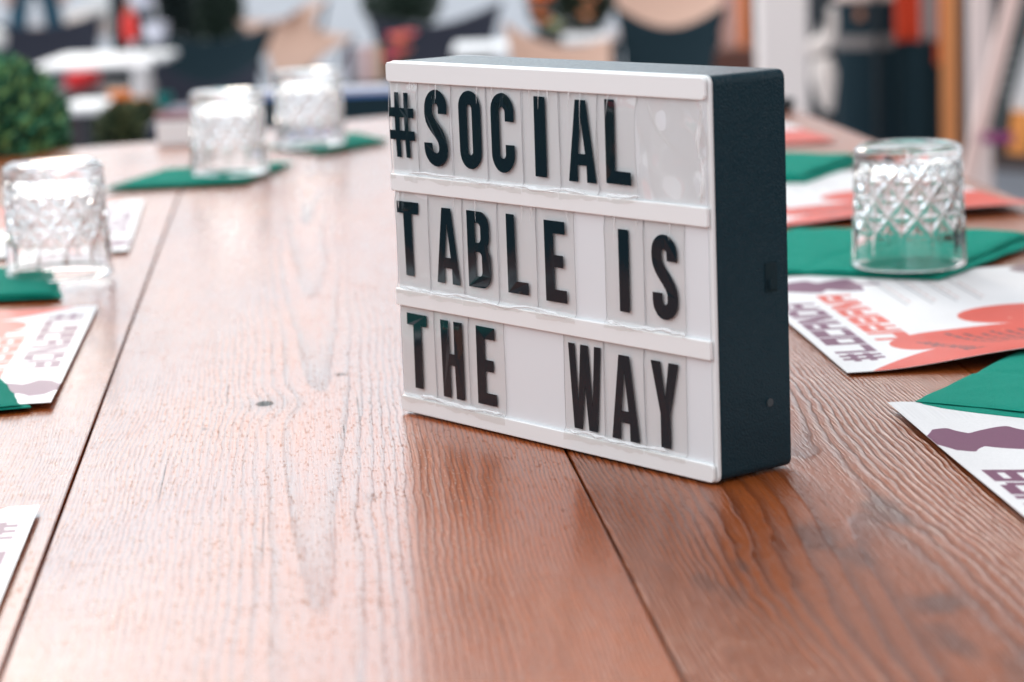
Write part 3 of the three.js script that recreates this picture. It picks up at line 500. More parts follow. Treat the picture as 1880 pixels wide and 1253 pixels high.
function cafeTable(label, u, v, d, w, deep) {
  const c = at(u, v, d), o = thing('cafe_table', label, 'table', floor(c), Math.atan2(RIGHT.x, RIGHT.z) - Math.PI / 2, 'white cafe tables');
  mesh('tabletop', new RoundedBoxGeometry(w, 0.03, deep, 3, 0.012).translate(0, c.y - 0.015, 0), whiteTop, o);
  mesh('column', new THREE.CylinderGeometry(0.03, 0.03, c.y - 0.05, 14).translate(0, (c.y - 0.03) / 2 + 0.005, 0), steel, o);
  mesh('foot', new THREE.CylinderGeometry(0.2, 0.22, 0.03, 24).translate(0, 0.015, 0), steel, o);
  return o;
}
cafeTable('white cafe table at the upper left, with a red lantern on it', 196, 106, 11.0, 0.53, 0.85);
cafeTable('small white cafe table just right of the green bush', 162, 188, 8.8, 0.155, 0.35);
cafeTable('white cafe table directly above the light box', 892, 82, 11.3, 0.30, 0.62);
cafeTable('white cafe table farther back above the middle of the box', 1080, 66, 12.6, 0.26, 0.50);

// things on and around the tables
function lathe(pts, n = 24) { return new THREE.LatheGeometry(pts.map(([r, y]) => new THREE.Vector2(r, y)), n); }
{
  const l = thing('red_lantern', 'small red lantern standing on the upper left white table', 'lantern', at(240, 75, 11.1));
  mesh('shade', lathe([[0.0, 0.0], [0.030, 0.0], [0.036, 0.04], [0.034, 0.10], [0.022, 0.13], [0, 0.13]]), std([0.75, 0.03, 0.02], 0.35), l);
  mesh('cap', lathe([[0, 0.13], [0.024, 0.13], [0.018, 0.16], [0, 0.17]]), std([0.45, 0.10, 0.04], 0.5), l);
  const b = thing('white_bowl', 'white bowl near the right end of the upper left table', 'bowl', at(288, 78, 11.0));
  mesh('bowl', lathe([[0, 0], [0.03, 0], [0.05, 0.03], [0.056, 0.09], [0.052, 0.09], [0.045, 0.035], [0, 0.01]]), std([0.72, 0.73, 0.82], 0.35), b);
  const b2 = thing('white_jug', 'pale jug at the top edge above the red lantern', 'jug', at(265, 22, 12.2));
  mesh('jug', lathe([[0, 0], [0.03, 0], [0.055, 0.06], [0.04, 0.13], [0.045, 0.16], [0, 0.16]]), std([0.74, 0.75, 0.86], 0.35), b2);
  const stand = thing('jug_stand', 'narrow dark stand holding the pale jug', 'stand', floor(at(265, 22, 12.2)));
  mesh('post', new THREE.CylinderGeometry(0.05, 0.07, at(265, 22, 12.2).y - 0.002, 16).translate(0, at(265, 22, 12.2).y / 2, 0), darkCloth, stand);
  const cup = thing('white_cup', 'round white cup beside the tan sling chair above the box', 'cup', at(1130, 76, 10.2));
  mesh('cup', lathe([[0, 0], [0.022, 0], [0.032, 0.02], [0.034, 0.055], [0.030, 0.055], [0.026, 0.02], [0, 0.008]]), std([0.75, 0.70, 0.70], 0.3), cup);
  const post = thing('cup_stand', 'thin black post under the round white cup', 'stand', floor(at(1130, 76, 10.2)));
  mesh('post', new THREE.CylinderGeometry(0.02, 0.03, at(1130, 76, 10.2).y - 0.002, 12).translate(0, at(1130, 76, 10.2).y / 2, 0), darkCloth, post);
  const red = thing('red_cushion', 'bright red cushion under the upper left white table', 'cushion', at(152, 158, 10.2), 0.7);
  mesh('cushion', new RoundedBoxGeometry(0.085, 0.07, 0.2, 3, 0.02).translate(0, 0.03, 0), std([0.72, 0.02, 0.025], 0.8), red);
  const st = thing('low_bench', 'dark low bench carrying the red cushion', 'bench', floor(at(185, 160, 10.2)), Math.atan2(RIGHT.x, RIGHT.z) - Math.PI / 2);
  const hy = at(152, 158, 10.2).y - 0.006; mesh('seat', new RoundedBoxGeometry(0.5, 0.05, 0.3, 2, 0.01).translate(0, hy - 0.025, 0), std([0.05, 0.035, 0.04], 0.7), st);
  mesh('front_panel', new THREE.BoxGeometry(0.46, hy * 0.7, 0.02).translate(0, hy - 0.05 - hy * 0.35, 0.06), std([0.045, 0.03, 0.038], 0.7), st);
  for (const s of [-1, 1]) mesh('leg', new THREE.BoxGeometry(0.04, hy - 0.05, 0.26).translate(s * 0.2, (hy - 0.05) / 2, 0), std([0.05, 0.035, 0.04], 0.7), st);
}

// ------------------------------------------------------------------ plants
function leaves(n, seed, place, size, cols) {
  const r = rng(seed), by = cols.map(() => [[], []]);
  for (let i = 0; i < n; i++) {
    const [c, dir, shade] = place(r); const k = Math.min(cols.length - 1, Math.floor(clamp(shade + (r() - 0.5) * 0.5, 0, 0.999) * cols.length));
    const t = V(r() - 0.5, r() - 0.5, r() - 0.5).normalize(), a = t.clone().cross(dir).normalize(), b = dir.clone().addScaledVector(t, 0.5).normalize(), s = size * (0.6 + 0.8 * r());
    const A = c.clone().addScaledVector(b, -s), B = c.clone().addScaledVector(a, s * 0.45), C = c.clone().addScaledVector(b, s), D = c.clone().addScaledVector(a, -s * 0.45);
    by[k][0].push(...A.toArray(), ...B.toArray(), ...C.toArray(), ...A.toArray(), ...C.toArray(), ...D.toArray());
  }
  return by.map(([p]) => { const g = new THREE.BufferGeometry(); g.setAttribute('position', new THREE.Float32BufferAttribute(p, 3)); g.computeVertexNormals(); return g; });
}
function bush(name, label, category, base, crownY, rx, ry, n, size, seed, cols, pot, group) {
  const o = thing(name, label, category, base, 0, group);
  const r0 = rng(seed + 1), lumps = Array.from({ length: 26 }, () => { const a = r0() * 6.28, h = r0() * 2 - 1, q = Math.sqrt(1 - h * h); return [V(Math.cos(a) * q, h, Math.sin(a) * q), 0.70 + 0.48 * r0()]; });
  const gs = leaves(n, seed, (r) => {
    const a = r() * 6.28, h = r() * 2 - 1, q = Math.sqrt(1 - h * h), d = V(Math.cos(a) * q, h, Math.sin(a) * q); let k = 0.7; for (const [l, m] of lumps) { const w = d.dot(l); if (w > 0.75) k = Math.max(k, m * (0.7 + 0.3 * (w - 0.75) / 0.25)); }
    const deep = 1 - 0.45 * r() * r(); return [V(d.x * rx * k * deep, crownY + d.y * ry * k * deep, d.z * rx * k * deep), d.clone().add(V(0, 0.35, 0)).normalize(), r()];
  }, size, cols);
  gs.forEach((g, i) => tag(mesh('foliage', g, std(cols[i], 0.65), o), null, null, null, 'stuff'));
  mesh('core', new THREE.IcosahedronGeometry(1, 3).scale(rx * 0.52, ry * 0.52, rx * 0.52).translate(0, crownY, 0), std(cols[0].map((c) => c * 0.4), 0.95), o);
  mesh('stem', new THREE.CylinderGeometry(0.012, 0.018, Math.max(0.05, crownY - 0.02), 8).translate(0, Math.max(0.05, crownY - 0.02) / 2, 0), std([0.07, 0.045, 0.03], 0.9), o);
  if (pot) mesh('pot', lathe([[0, 0], [pot[0] * 0.75, 0], [pot[0], pot[1]], [pot[0] * 0.92, pot[1]], [pot[0] * 0.9, pot[1] * 0.94], [0, pot[1] * 0.92]]), std(pot[2] || [0.03, 0.035, 0.04], 0.6), o);
  return o;
}
const GREENS = [[0.010, 0.055, 0.035], [0.020, 0.12, 0.065], [0.07, 0.33, 0.18], [0.22, 0.40, 0.13]];
{
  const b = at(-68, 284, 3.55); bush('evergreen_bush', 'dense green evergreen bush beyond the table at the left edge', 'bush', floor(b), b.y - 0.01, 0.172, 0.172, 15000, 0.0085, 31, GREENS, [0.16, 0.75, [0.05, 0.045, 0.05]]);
  const DK = [[0.012, 0.030, 0.024], [0.025, 0.060, 0.035], [0.05, 0.085, 0.05]];
  let c = at(395, 30, 14.5); bush('potted_shrub', 'loose dark green shrub at the top edge left of the grey paving', 'shrub', floor(c), c.y + 0.02, 0.20, 0.34, 5000, 0.018, 41, DK, [0.13, 0.3]);
  c = at(318, 10, 13.2); bush('potted_shrub', 'tall almost black shrub at the top edge above the white bowl', 'shrub', floor(c), c.y + 0.1, 0.115, 0.50, 5200, 0.016, 43, [[0.010, 0.022, 0.024], [0.016, 0.035, 0.03]], [0.12, 0.3]);
  c = at(740, -10, 14.0); bush('potted_shrub', 'dark green shrub at the top edge above the left corner of the box', 'shrub', floor(c), c.y + 0.06, 0.24, 0.26, 5000, 0.018, 47, DK, [0.16, 0.35]);
  c = at(1060, 10, 13.6); bush('potted_shrub', 'dark shrub with orange blossom behind the tables above the box', 'shrub', floor(c), c.y + 0.05, 0.26, 0.26, 4800, 0.018, 53, [...DK, [0.10, 0.06, 0.03]], [0.16, 0.35]);
  c = at(235, 235, 5.3); bush('grass_plant', 'olive green grassy plant at the table edge right of the bush', 'plant', floor(c), c.y, 0.075, 0.06, 1800, 0.012, 59, [[0.03, 0.05, 0.03], [0.06, 0.09, 0.04], [0.14, 0.15, 0.06]], [0.07, 0.75, [0.06, 0.06, 0.10]]);
}
function flowers(label, p, n, spread, size, cols, seed, height) {
  const o = thing('flower_pot', label, 'flowers', floor(p)), r = rng(seed), y = p.y;
  mesh('pot', lathe([[0, 0], [spread * 0.8, 0], [spread, y - height], [spread * 0.9, y - height], [0, y - height - 0.01]]), std([0.06, 0.06, 0.07], 0.6), o);
  const st = []; const heads = [];
  for (let i = 0; i < n; i++) {
    const q = V((r() - 0.5) * 2 * spread, y + (r() - 0.5) * height * 1.2, (r() - 0.5) * 2 * spread);
    st.push(rod(V(q.x * 0.4, y - height - 0.01, q.z * 0.4), q, 0.003, 5));
    const head = []; for (let k = 0; k < 9; k++) { const a = k / 9 * 6.28, pet = new THREE.SphereGeometry(1, 7, 5); pet.scale(size * 0.5, size * 0.2, size * 0.28); pet.translate(size * 0.5, 0, 0); pet.rotateZ(0.4); pet.rotateY(a); head.push(pet); }
    head.push(new THREE.SphereGeometry(size * 0.35, 8, 6));
    mesh('blossom', merge(head).translate(q.x, q.y, q.z), std(cols[i % cols.length], 0.7), o);
  }
  mesh('stems', merge(st), std([0.05, 0.10, 0.04], 0.8), o);
  return o;
}
flowers('orange flowers beside the small white table, right of the bush', at(228, 193, 6.2), 10, 0.034, 0.034, [[0.85, 0.24, 0.04], [0.80, 0.30, 0.06], [0.75, 0.18, 0.04]], 3, 0.07);
flowers('bright orange flowers at the top edge above the box', at(992, 8, 12.4), 8, 0.05, 0.045, [[0.90, 0.17, 0.02], [0.85, 0.22, 0.03]], 5, 0.14);
flowers('pale orange flowers at the top edge right of the brighter ones', at(1080, 4, 12.8), 6, 0.035, 0.035, [[0.80, 0.30, 0.14]], 6, 0.12);
flowers('pink and coral flowers just above the left corner of the box', at(728, 78, 8.6), 7, 0.036, 0.036, [[0.85, 0.08, 0.14], [0.80, 0.30, 0.14], [0.85, 0.14, 0.14]], 8, 0.10);
flowers('lime green plant in a pot on the tables above the box', at(1018, 55, 11.6), 6, 0.032, 0.030, [[0.35, 0.42, 0.10], [0.45, 0.45, 0.22]], 9, 0.05);

// ------------------------------------------------------------------ other furniture in the blur
{
  // dark chest with a pale blue lid rim just beyond the table's far end
  const c = at(600, 190, 4.9), o = thing('low_screen', 'low black screen with pale blue top rail just beyond the far table end', 'screen', floor(c), FACE);
  const ty = at(600, 157, 4.9).y; mesh('body', new RoundedBoxGeometry(0.42, ty - 0.02, 0.034, 2, 0.008).translate(0, (ty - 0.02) / 2, 0), phys([0.012, 0.029, 0.039], 0.6, { specularIntensity: 0.25 }), o);
  mesh('lid', new RoundedBoxGeometry(0.43, 0.012, 0.042, 2, 0.004).translate(0, ty - 0.0095, 0), std([0.80, 0.80, 0.90], 0.3), o);
  mesh('band', new THREE.BoxGeometry(0.426, 0.005, 0.038).translate(0, ty - 0.0185, 0), std([0.10, 0.25, 0.65], 0.5), o);
  const m = thing('menu_stand', 'pink and white striped upright menu card left of the box corner', 'menu', at(668, 152, 8.0), FACE + 0.3);
  [[-0.042, [0.10, 0.05, 0.09]], [-0.018, [0.75, 0.72, 0.74]], [0.008, [0.74, 0.42, 0.40]], [0.034, [0.75, 0.62, 0.58]], [0.054, [0.62, 0.33, 0.16]]].forEach(([x, col]) => mesh('stripe', new RoundedBoxGeometry(0.024, 0.12, 0.012, 2, 0.003).translate(x, 0.06, 0), std(col, 0.7), m));
  const mp = thing('side_table', 'small dark side table under the striped menu card', 'table', floor(at(668, 152, 8.0)), FACE); const my = at(668, 152, 8.0).y - 0.002;
  mesh('tabletop', new THREE.CylinderGeometry(0.10, 0.10, 0.02, 24).translate(0, my - 0.011, 0), darkCloth, mp); mesh('post', new THREE.CylinderGeometry(0.02, 0.04, my - 0.02, 12).translate(0, (my - 0.02) / 2, 0), darkCloth, mp);
  const g = thing('grey_bench', 'blue grey bench with cushions left of the second tumbler', 'bench', floor(at(372, 205, 6.4)), FACE + 0.25);
  const gy = at(360, 195, 6.4).y; mesh('seat', new RoundedBoxGeometry(0.50, 0.05, 0.2, 3, 0.015).translate(0, gy - 0.025, 0), std([0.10, 0.105, 0.16], 0.7), g); for (const s of [-1, 1]) mesh('leg', new THREE.BoxGeometry(0.03, gy - 0.05, 0.16).translate(s * 0.21, (gy - 0.05) / 2, 0), darkCloth, g);
  const pk = thing('pink_bolster', 'dusty pink bolster lying by the table edge left of a tumbler', 'cushion', at(322, 214, 4.6), FACE);
  mesh('bolster', new THREE.CapsuleGeometry(0.0085, 0.06, 6, 14).rotateZ(Math.PI / 2), std([0.42, 0.20, 0.21], 0.8), pk);
  const ps = thing('bolster_stand', 'dark narrow seat holding the dusty pink bolster', 'stool', floor(at(322, 214, 4.6)), FACE); const py = at(322, 214, 4.6).y - 0.0095;
  mesh('seat', new RoundedBoxGeometry(0.10, 0.03, 0.09, 2, 0.006).translate(0, py - 0.015, 0), std([0.04, 0.045, 0.07], 0.7), ps); mesh('post', new THREE.CylinderGeometry(0.02, 0.03, py - 0.03, 12).translate(0, (py - 0.03) / 2, 0), darkCloth, ps);
  const wp = thing('white_post', 'short white post below the upper left table', 'post', floor(at(262, 155, 8.2)), FACE); const wy = at(262, 128, 8.2).y;
  mesh('shaft', new THREE.CylinderGeometry(0.034, 0.04, wy, 20).translate(0, wy / 2, 0), std([0.66, 0.62, 0.61], 0.6), wp); mesh('cap', new THREE.CylinderGeometry(0.042, 0.038, 0.015, 20).translate(0, wy + 0.0075, 0), std([0.70, 0.68, 0.68], 0.6), wp);
  const tl = thing('teal_cup', 'small teal cup between the white post and the bench', 'cup', V(at(302, 186, 6.4).x, gy + 0.001, at(302, 186, 6.4).z));
  mesh('cup', lathe([[0, 0], [0.016, 0], [0.022, 0.035], [0.019, 0.035], [0.014, 0.006], [0, 0.005]]), std([0.0, 0.22, 0.19], 0.5), tl);
  const wc = thing('white_card', 'blank white card standing at the far table edge behind a tumbler', 'card', onTable(-1.93, 0.235, 0.002), FACE + 0.2);
  mesh('panel', new RoundedBoxGeometry(0.05, 0.032, 0.004, 2, 0.001).rotateX(-0.2).translate(0, 0.0155, 0), std([0.86, 0.84, 0.83], 0.6), wc); mesh('panel', new RoundedBoxGeometry(0.05, 0.032, 0.004, 2, 0.001).rotateX(0.2).translate(0, 0.0155, -0.011), std([0.86, 0.84, 0.83], 0.6), wc);
  const ws = thing('white_lamp', 'round white globe lamp at the left edge above the bush', 'lamp', floor(at(-8, 72, 7.5))); const ly = at(-8, 72, 7.5).y;
  mesh('globe', new THREE.SphereGeometry(0.036, 24, 16).translate(0, ly, 0), std([0.78, 0.77, 0.74], 0.4), ws); mesh('pole', new THREE.CylinderGeometry(0.008, 0.012, ly - 0.03, 10).translate(0, (ly - 0.03) / 2, 0), steel, ws);
}
{
  // right: post, pillar, bin, clothes, sign
  let c = at(1352, 40, 10.2); let o = thing('wooden_hoarding', 'tall orange and pink wooden boards left of the pale pillar', 'hoarding', floor(c), FACE);
  [[-0.034, 0.06, [0.62, 0.36, 0.30]], [0.027, 0.05, [0.80, 0.24, 0.08]]].forEach(([x, w, col]) => mesh('board', new RoundedBoxGeometry(w, 1.9, 0.03, 2, 0.004).translate(x, 0.95 + at(1352, 88, 10.2).y - 0.0, 0), std(col, 0.7), o));
  mesh('base', new RoundedBoxGeometry(0.26, at(1352, 88, 10.2).y, 0.3, 2, 0.01).translate(-0.01, at(1352, 88, 10.2).y / 2, 0), std([0.12, 0.045, 0.03], 0.7), o);
  c = at(1436, 100, 9.0); o = thing('stone_pillar', 'pale beige pillar standing behind the right corner of the box', 'pillar', floor(c), FACE);
  mesh('shaft', new RoundedBoxGeometry(0.178, 3.2, 0.178, 3, 0.012).translate(0, 1.6, 0), beige, o); mesh('plinth', new RoundedBoxGeometry(0.22, 0.25, 0.22, 2, 0.01).translate(0, 0.125, 0), beige, o); mesh('capital', new RoundedBoxGeometry(0.24, 0.12, 0.24, 2, 0.01).translate(0, 3.26, 0), beige, o);
  c = at(1592, 150, 12.0); o = thing('litter_bin', 'black cylindrical bin with a grey band right of the pale pillar', 'bin', floor(c), FACE);
  const y0 = at(1592, 84, 12).y, y1 = at(1592, 62, 12).y, y2 = at(1592, -2, 12).y;
  mesh('drum', new THREE.CylinderGeometry(0.150, 0.150, y0, 40).translate(0, y0 / 2, 0), phys([0.012, 0.029, 0.039], 0.6, { specularIntensity: 0.25 }), o);
  mesh('band', new THREE.CylinderGeometry(0.156, 0.156, y1 - y0, 40).translate(0, (y0 + y1) / 2, 0), std([0.23, 0.20, 0.19], 0.5), o);
  mesh('hood', new THREE.CylinderGeometry(0.146, 0.146, y2 - y1, 40).translate(0, (y1 + y2) / 2, 0), phys([0.012, 0.029, 0.039], 0.6, { specularIntensity: 0.25 }), o);
  mesh('lid', lathe([[0.15, y2], [0.16, y2 + 0.01], [0.12, y2 + 0.06], [0, y2 + 0.09]], 40), std([0.55, 0.40, 0.35], 0.5), o);
  mesh('badge', new RoundedBoxGeometry(0.035, 0.05, 0.012, 2, 0.005).translate(-0.05, (y1 + y2) / 2 + 0.02, 0.140), std([0.50, 0.22, 0.12], 0.5), o);
  // cream cloth knotted on a thin pole
  const k0 = at(1512, 100, 9.4); o = thing('cream_cloth', 'cream cloth knotted round a thin pole between pillar and bin', 'cloth', floor(k0), 0);
  const W = (u, v) => at(u, v, 9.4).sub(floor(k0)), cl = std([0.90, 0.82, 0.77], 0.85);
  const swag = (pts, rads) => { const cv = new THREE.CatmullRomCurve3(pts), g = new THREE.TubeGeometry(cv, 24, 1, 14), p = g.attributes.position; for (let i = 0; i <= 24; i++) { const q = cv.getPointAt(i / 24), f = i / 24 * (rads.length - 1), r = mix(rads[Math.floor(f)], rads[Math.min(rads.length - 1, Math.floor(f) + 1)], fract(f)); for (let j = 0; j <= 14; j++) { const n = i * 15 + j, v = V(p.getX(n), p.getY(n), p.getZ(n)).sub(q).multiplyScalar(r * (1 + 0.12 * Math.sin(j * 2.7))); p.setXYZ(n, q.x + v.x, q.y + v.y, q.z + v.z); } } g.computeVertexNormals(); return g; };
  mesh('upper_drape', swag([W(1530, 12), W(1523, 45), W(1512, 78), W(1488, 92), W(1470, 94)], [0.012, 0.030, 0.036, 0.040, 0.016]), cl, o);
  mesh('hanging_end', swag([W(1508, 106), W(1512, 135), W(1516, 170), W(1521, 204)], [0.036, 0.046, 0.034, 0.016]), cl, o);
  mesh('pole', rod(V(0.01, 0, 0), V(0.01, k0.y + 0.35, 0), 0.012), steel, o);
  // hanging red and dark cloths
  c = at(1700, 100, 10.0); o = thing('clothes_rail', 'black rail hung with red, grey and dark cloths beside an orange post', 'clothes rail', floor(c), FACE);
  const H = c.y + 0.65, sw = (x, w, ya, yb, col, k) => mesh('cloth', sheet(14, 10, (u, v) => V(x + (u - 0.5) * w, mix(ya, yb, v), 0.03 + 0.018 * Math.sin(u * 9 + k) + 0.004), (u, v) => V(x + (u - 0.5) * w, mix(ya, yb, v), 0.012 + 0.018 * Math.sin(u * 9 + k))), phys(col, 0.9, { specularIntensity: 0.25 }), o);
  const Y = (v) => at(1700, v, 10).y;
  sw(-0.075, 0.10, Y(72), H, [0.62, 0.07, 0.03], 0); sw(0.012, 0.075, Y(75), H, [0.42, 0.37, 0.36], 1); sw(0.072, 0.075, Y(118), H, [0.92, 0.15, 0.04], 2); sw(-0.02, 0.22, Y(300), Y(70), [0.012, 0.027, 0.035], 3);
  mesh('rail', rod(V(-0.2, H, 0.02), V(0.2, H, 0.02), 0.012), steel, o); for (const s of [-0.2, 0.2]) mesh('upright', rod(V(s, 0, 0.02), V(s, H, 0.02), 0.012), steel, o);
  c = at(1744, 100, 9.7); o = thing('orange_post', 'slim orange wooden post right of the hanging red cloth', 'post', floor(c), FACE);
  mesh('shaft', new RoundedBoxGeometry(0.060, 2.4, 0.05, 2, 0.006).translate(0, 1.2, 0), std([0.74, 0.28, 0.09], 0.6), o); mesh('foot', new RoundedBoxGeometry(0.16, 0.04, 0.16, 2, 0.006).translate(0, 0.02, 0), std([0.3, 0.1, 0.05], 0.6), o);
  c = at(1800, 100, 9.0); o = thing('stone_pillar', 'slim pinkish pillar at the upper right between orange post and sign', 'pillar', floor(c), FACE);
  mesh('shaft', new RoundedBoxGeometry(0.075, 2.8, 0.10, 3, 0.01).translate(0, 1.4, 0), std([0.78, 0.63, 0.59], 0.8), o); mesh('plinth', new RoundedBoxGeometry(0.14, 0.1, 0.14, 2, 0.008).translate(0, 0.05, 0), std([0.45, 0.35, 0.32], 0.8), o);
  // the leaning notice board
  c = at(1850, 120, 7.0); o = thing('notice_board', 'leaning chalkboard on a pink wooden leg at the upper right edge', 'sign', floor(c), FACE);
  const d = floor(c), inv = (p) => p.clone().sub(d).applyAxisAngle(V(0, 1, 0), -FACE), A = (u, v) => inv(at(u, v, 7.0));
  const slat = (u0, v0, u1, v1, w, depth, col, name, z = 0) => { const a = A(u0, v0), b = A(u1, v1), L = b.clone().sub(a), g = new RoundedBoxGeometry(w, L.length(), depth, 2, 0.004); g.rotateZ(Math.atan2(-L.x, L.y)); const m = a.clone().add(b).multiplyScalar(0.5); return mesh(name, g.translate(m.x, m.y, m.z + z), std(col, 0.7), o); };
  slat(1865, -60, 1762, 420, 0.042, 0.04, [0.78, 0.56, 0.50], 'leg'); slat(1895, -60, 1826, 240, 0.062, 0.02, [0.085, 0.10, 0.10], 'chalkboard', 0.01);
  for (let i = 0; i < 9; i++) { const f = i / 9, u = mix(1886, 1838, f), v = mix(-20, 190, f); slat(u - 9, v, u + 10, v - 2, 0.008, 0.003, [0.45, 0.45, 0.44], 'chalk_line', 0.023); }
  slat(1893, 70, 1880, 206, 0.06, 0.016, [0.90, 0.88, 0.87], 'white_sheet', -0.02); slat(1893, -40, 1893, 66, 0.05, 0.016, [0.9, 0.2, 0.06], 'orange_sheet', -0.02); slat(1880, 206, 1872, 285, 0.06, 0.016, [0.9, 0.34, 0.08], 'orange_sheet', -0.021); slat(1800, 252, 1858, 252, 0.03, 0.016, [0.28, 0.05, 0.16], 'magenta_sheet', 0.02);
  // dark bench along the right side of the table
  o = thing('dark_bench', 'dark bench beside the right edge of the table behind the tumbler', 'bench', onTable(-1.25, -1.22, -TOP), TURN);
  mesh('seat', new RoundedBoxGeometry(1.7, 0.06, 0.34, 3, 0.012).translate(0, 0.80, 0), phys([0.011, 0.025, 0.034], 0.7, { specularIntensity: 0.25 }), o); mesh('backrest', new RoundedBoxGeometry(1.7, 0.30, 0.04, 3, 0.012).translate(0, 1.0, -0.19), phys([0.011, 0.025, 0.034], 0.7, { specularIntensity: 0.25 }), o);
  for (const s of [-0.75, 0.75]) mesh('leg', new THREE.BoxGeometry(0.05, 0.77, 0.3).translate(s, 0.385, 0), phys([0.011, 0.025, 0.034], 0.7, { specularIntensity: 0.25 }), o);
  const dk = thing('black_dish', 'small round black dish at the far right corner of the table', 'dish', onTable(-2.02, -0.66, 0.001)); mesh('bowl', lathe([[0, 0], [0.012, 0], [0.017, 0.012], [0.0165, 0.018], [0.013, 0.018], [0.010, 0.004], [0, 0.003]]), std([0.02, 0.03, 0.036], 0.5), dk);
}

// ------------------------------------------------------------------ unseen red parasol, out of view at left for the clear film to mirror
{
  const o = thing('unseen_red_parasol', 'unseen red parasol out of view at left, mirrored in the clear film', 'parasol', V(-1.95, 0, 1.95), 0.2);
  const red = phys([0.88, 0.05, 0.03], 1.0, { transmission: 0.55, thickness: 0 }), n = 8, R = 1.1, y0 = 1.74, y1 = 2.10;
  for (let i = 0; i < n; i++) { const a = i / n * 2 * Math.PI, b = (i + 1) / n * 2 * Math.PI; mesh('canopy_panel', sheet(6, 8, (u, v) => { const th = mix(a, b, u), r = R * v * (1 - 0.07 * Math.sin(Math.PI * u) * v) + 0.005; return V(r * Math.cos(th), mix(y1, y0, v) + 0.03 * Math.sin(Math.PI * v), r * Math.sin(th)); }, (u, v) => { const th = mix(a, b, u), r = R * v * (1 - 0.07 * Math.sin(Math.PI * u) * v) + 0.005; return V(r * Math.cos(th), mix(y1, y0, v) + 0.03 * Math.sin(Math.PI * v) - 0.003, r * Math.sin(th)); }), red, o); mesh('rib', rod(V(0, y1 - 0.03, 0), V(R * Math.cos(a), y0 - 0.012, R * Math.sin(a)), 0.006), steel, o); }
  mesh('pole', rod(V(0, 0, 0), V(0, y1 + 0.05, 0), 0.022, 14), steel, o); mesh('foot', new THREE.CylinderGeometry(0.26, 0.28, 0.07, 28).translate(0, 0.035, 0), steel, o);
}

{  // hedge out of view at left, darkening what the letters mirror
  const o = thing('unseen_hedge', 'unseen evergreen hedge out of view at left, darkening reflections in the letters', 'hedge', onTable(0.35, 1.75, -TOP), TURN), L = 2.6, Hh = 1.58, D = 0.42;
  leaves(16000, 91, (r) => {
    const f = r(), side = r() < 0.5 ? -1 : 1, deep = 1 - 0.25 * r() * r(); let c, d;
    if (f < 0.6) { c = V((r() - 0.5) * L, 0.12 + r() * (Hh - 0.12), side * D / 2 * deep); d = V(0, 0.3, side); } else if (f < 0.85) { c = V((r() - 0.5) * L, Hh * (1 - 0.1 * r() * r()), (r() - 0.5) * D); d = V(0, 1, 0); } else { c = V(side * L / 2 * deep, 0.12 + r() * (Hh - 0.12), (r() - 0.5) * D); d = V(side, 0.3, 0); }
    return [c.add(V(0.03 * noise(c.y * 5, c.x * 4), 0.03 * noise(c.x * 5, 3), 0.03 * noise(c.x * 4, c.y * 4))), d.normalize(), r()];
  }, 0.018, GREENS).forEach((g, i) => tag(mesh('foliage', g, std(GREENS[i], 0.65), o), null, null, null, 'stuff'));
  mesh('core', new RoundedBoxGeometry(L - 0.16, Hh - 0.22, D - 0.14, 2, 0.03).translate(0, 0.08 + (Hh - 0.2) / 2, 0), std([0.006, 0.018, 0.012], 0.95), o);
  for (let i = 0; i < 5; i++) mesh('trunk', new THREE.CylinderGeometry(0.02, 0.025, 0.3, 8).translate((i - 2) * 0.55, 0.15, 0), std([0.07, 0.045, 0.03], 0.9), o);
}

// ------------------------------------------------------------------ the house on the right, mostly out of view, shaping the table reflections
{
  const P0 = floor(at(1400, 0, 13.5)), P1 = floor(at(2080, 0, 11.6)), P2 = onTable(4.5, -4.3, -TOP), back = V(2.2, 0, -4.8);
  const o = thing('mostly_unseen_house', 'house with dark brown shop front at the right, mostly out of view, shaping table reflections', 'house');
  const brown = std([0.10, 0.072, 0.065], 0.8), cream = std([0.80, 0.75, 0.72], 0.85), dark = std([0.02, 0.027, 0.033], 0.2);
  const wall = (a, b, y0, y1, off, th, m, name, parent = o) => { const L = b.clone().sub(a), n = V(-L.z, 0, L.x).normalize(); const g = new THREE.BoxGeometry(L.length(), y1 - y0, th); g.rotateY(Math.atan2(-L.z, L.x)); const c = a.clone().add(b).multiplyScalar(0.5).addScaledVector(n, off); return mesh(name, g.translate(c.x, (y0 + y1) / 2, c.z), m, parent); };
  const side = V(-(P1.z - P0.z), 0, P1.x - P0.x).normalize(), sgn = side.dot(EYE.clone().sub(P0)) > 0 ? 1 : -1;
  for (const [a, b] of [[P0, P1], [P1, P2]]) {
    wall(a, b, 0, 1.25, 0, 0.3, brown, 'shop_front'); wall(a, b, 1.25, 4.1, 0, 0.3, cream, 'wall'); wall(a, b, 4.1, 7.5, 0, 0.3, brown, 'unseen_upper_wall'); wall(a, b, 1.2, 1.3, sgn * 0.17, 0.08, brown, 'fascia'); wall(a, b, 7.5, 7.8, sgn * 0.15, 0.7, brown, 'cornice');  // cream and upper walls are out of view, toned for the table reflections
    const n = Math.max(2, Math.round(a.distanceTo(b) / 2.2));
    for (let i = 0; i < n; i++) { const p = a.clone().lerp(b, (i + 0.28) / n), q = a.clone().lerp(b, (i + 0.72) / n); const w = wall(p, q, 4.6, 6.4, sgn * 0.152, 0.06, std([0.55, 0.52, 0.50], 0.7), 'window'); wall(p.clone().lerp(q, 0.08), p.clone().lerp(q, 0.92), 4.7, 6.3, sgn * 0.17, 0.05, dark, 'pane', w); wall(a.clone().lerp(b, (i + 0.2) / n), a.clone().lerp(b, (i + 0.8) / n), 0.12, 1.15, sgn * 0.155, 0.05, dark, 'shop_window'); }
  }
}

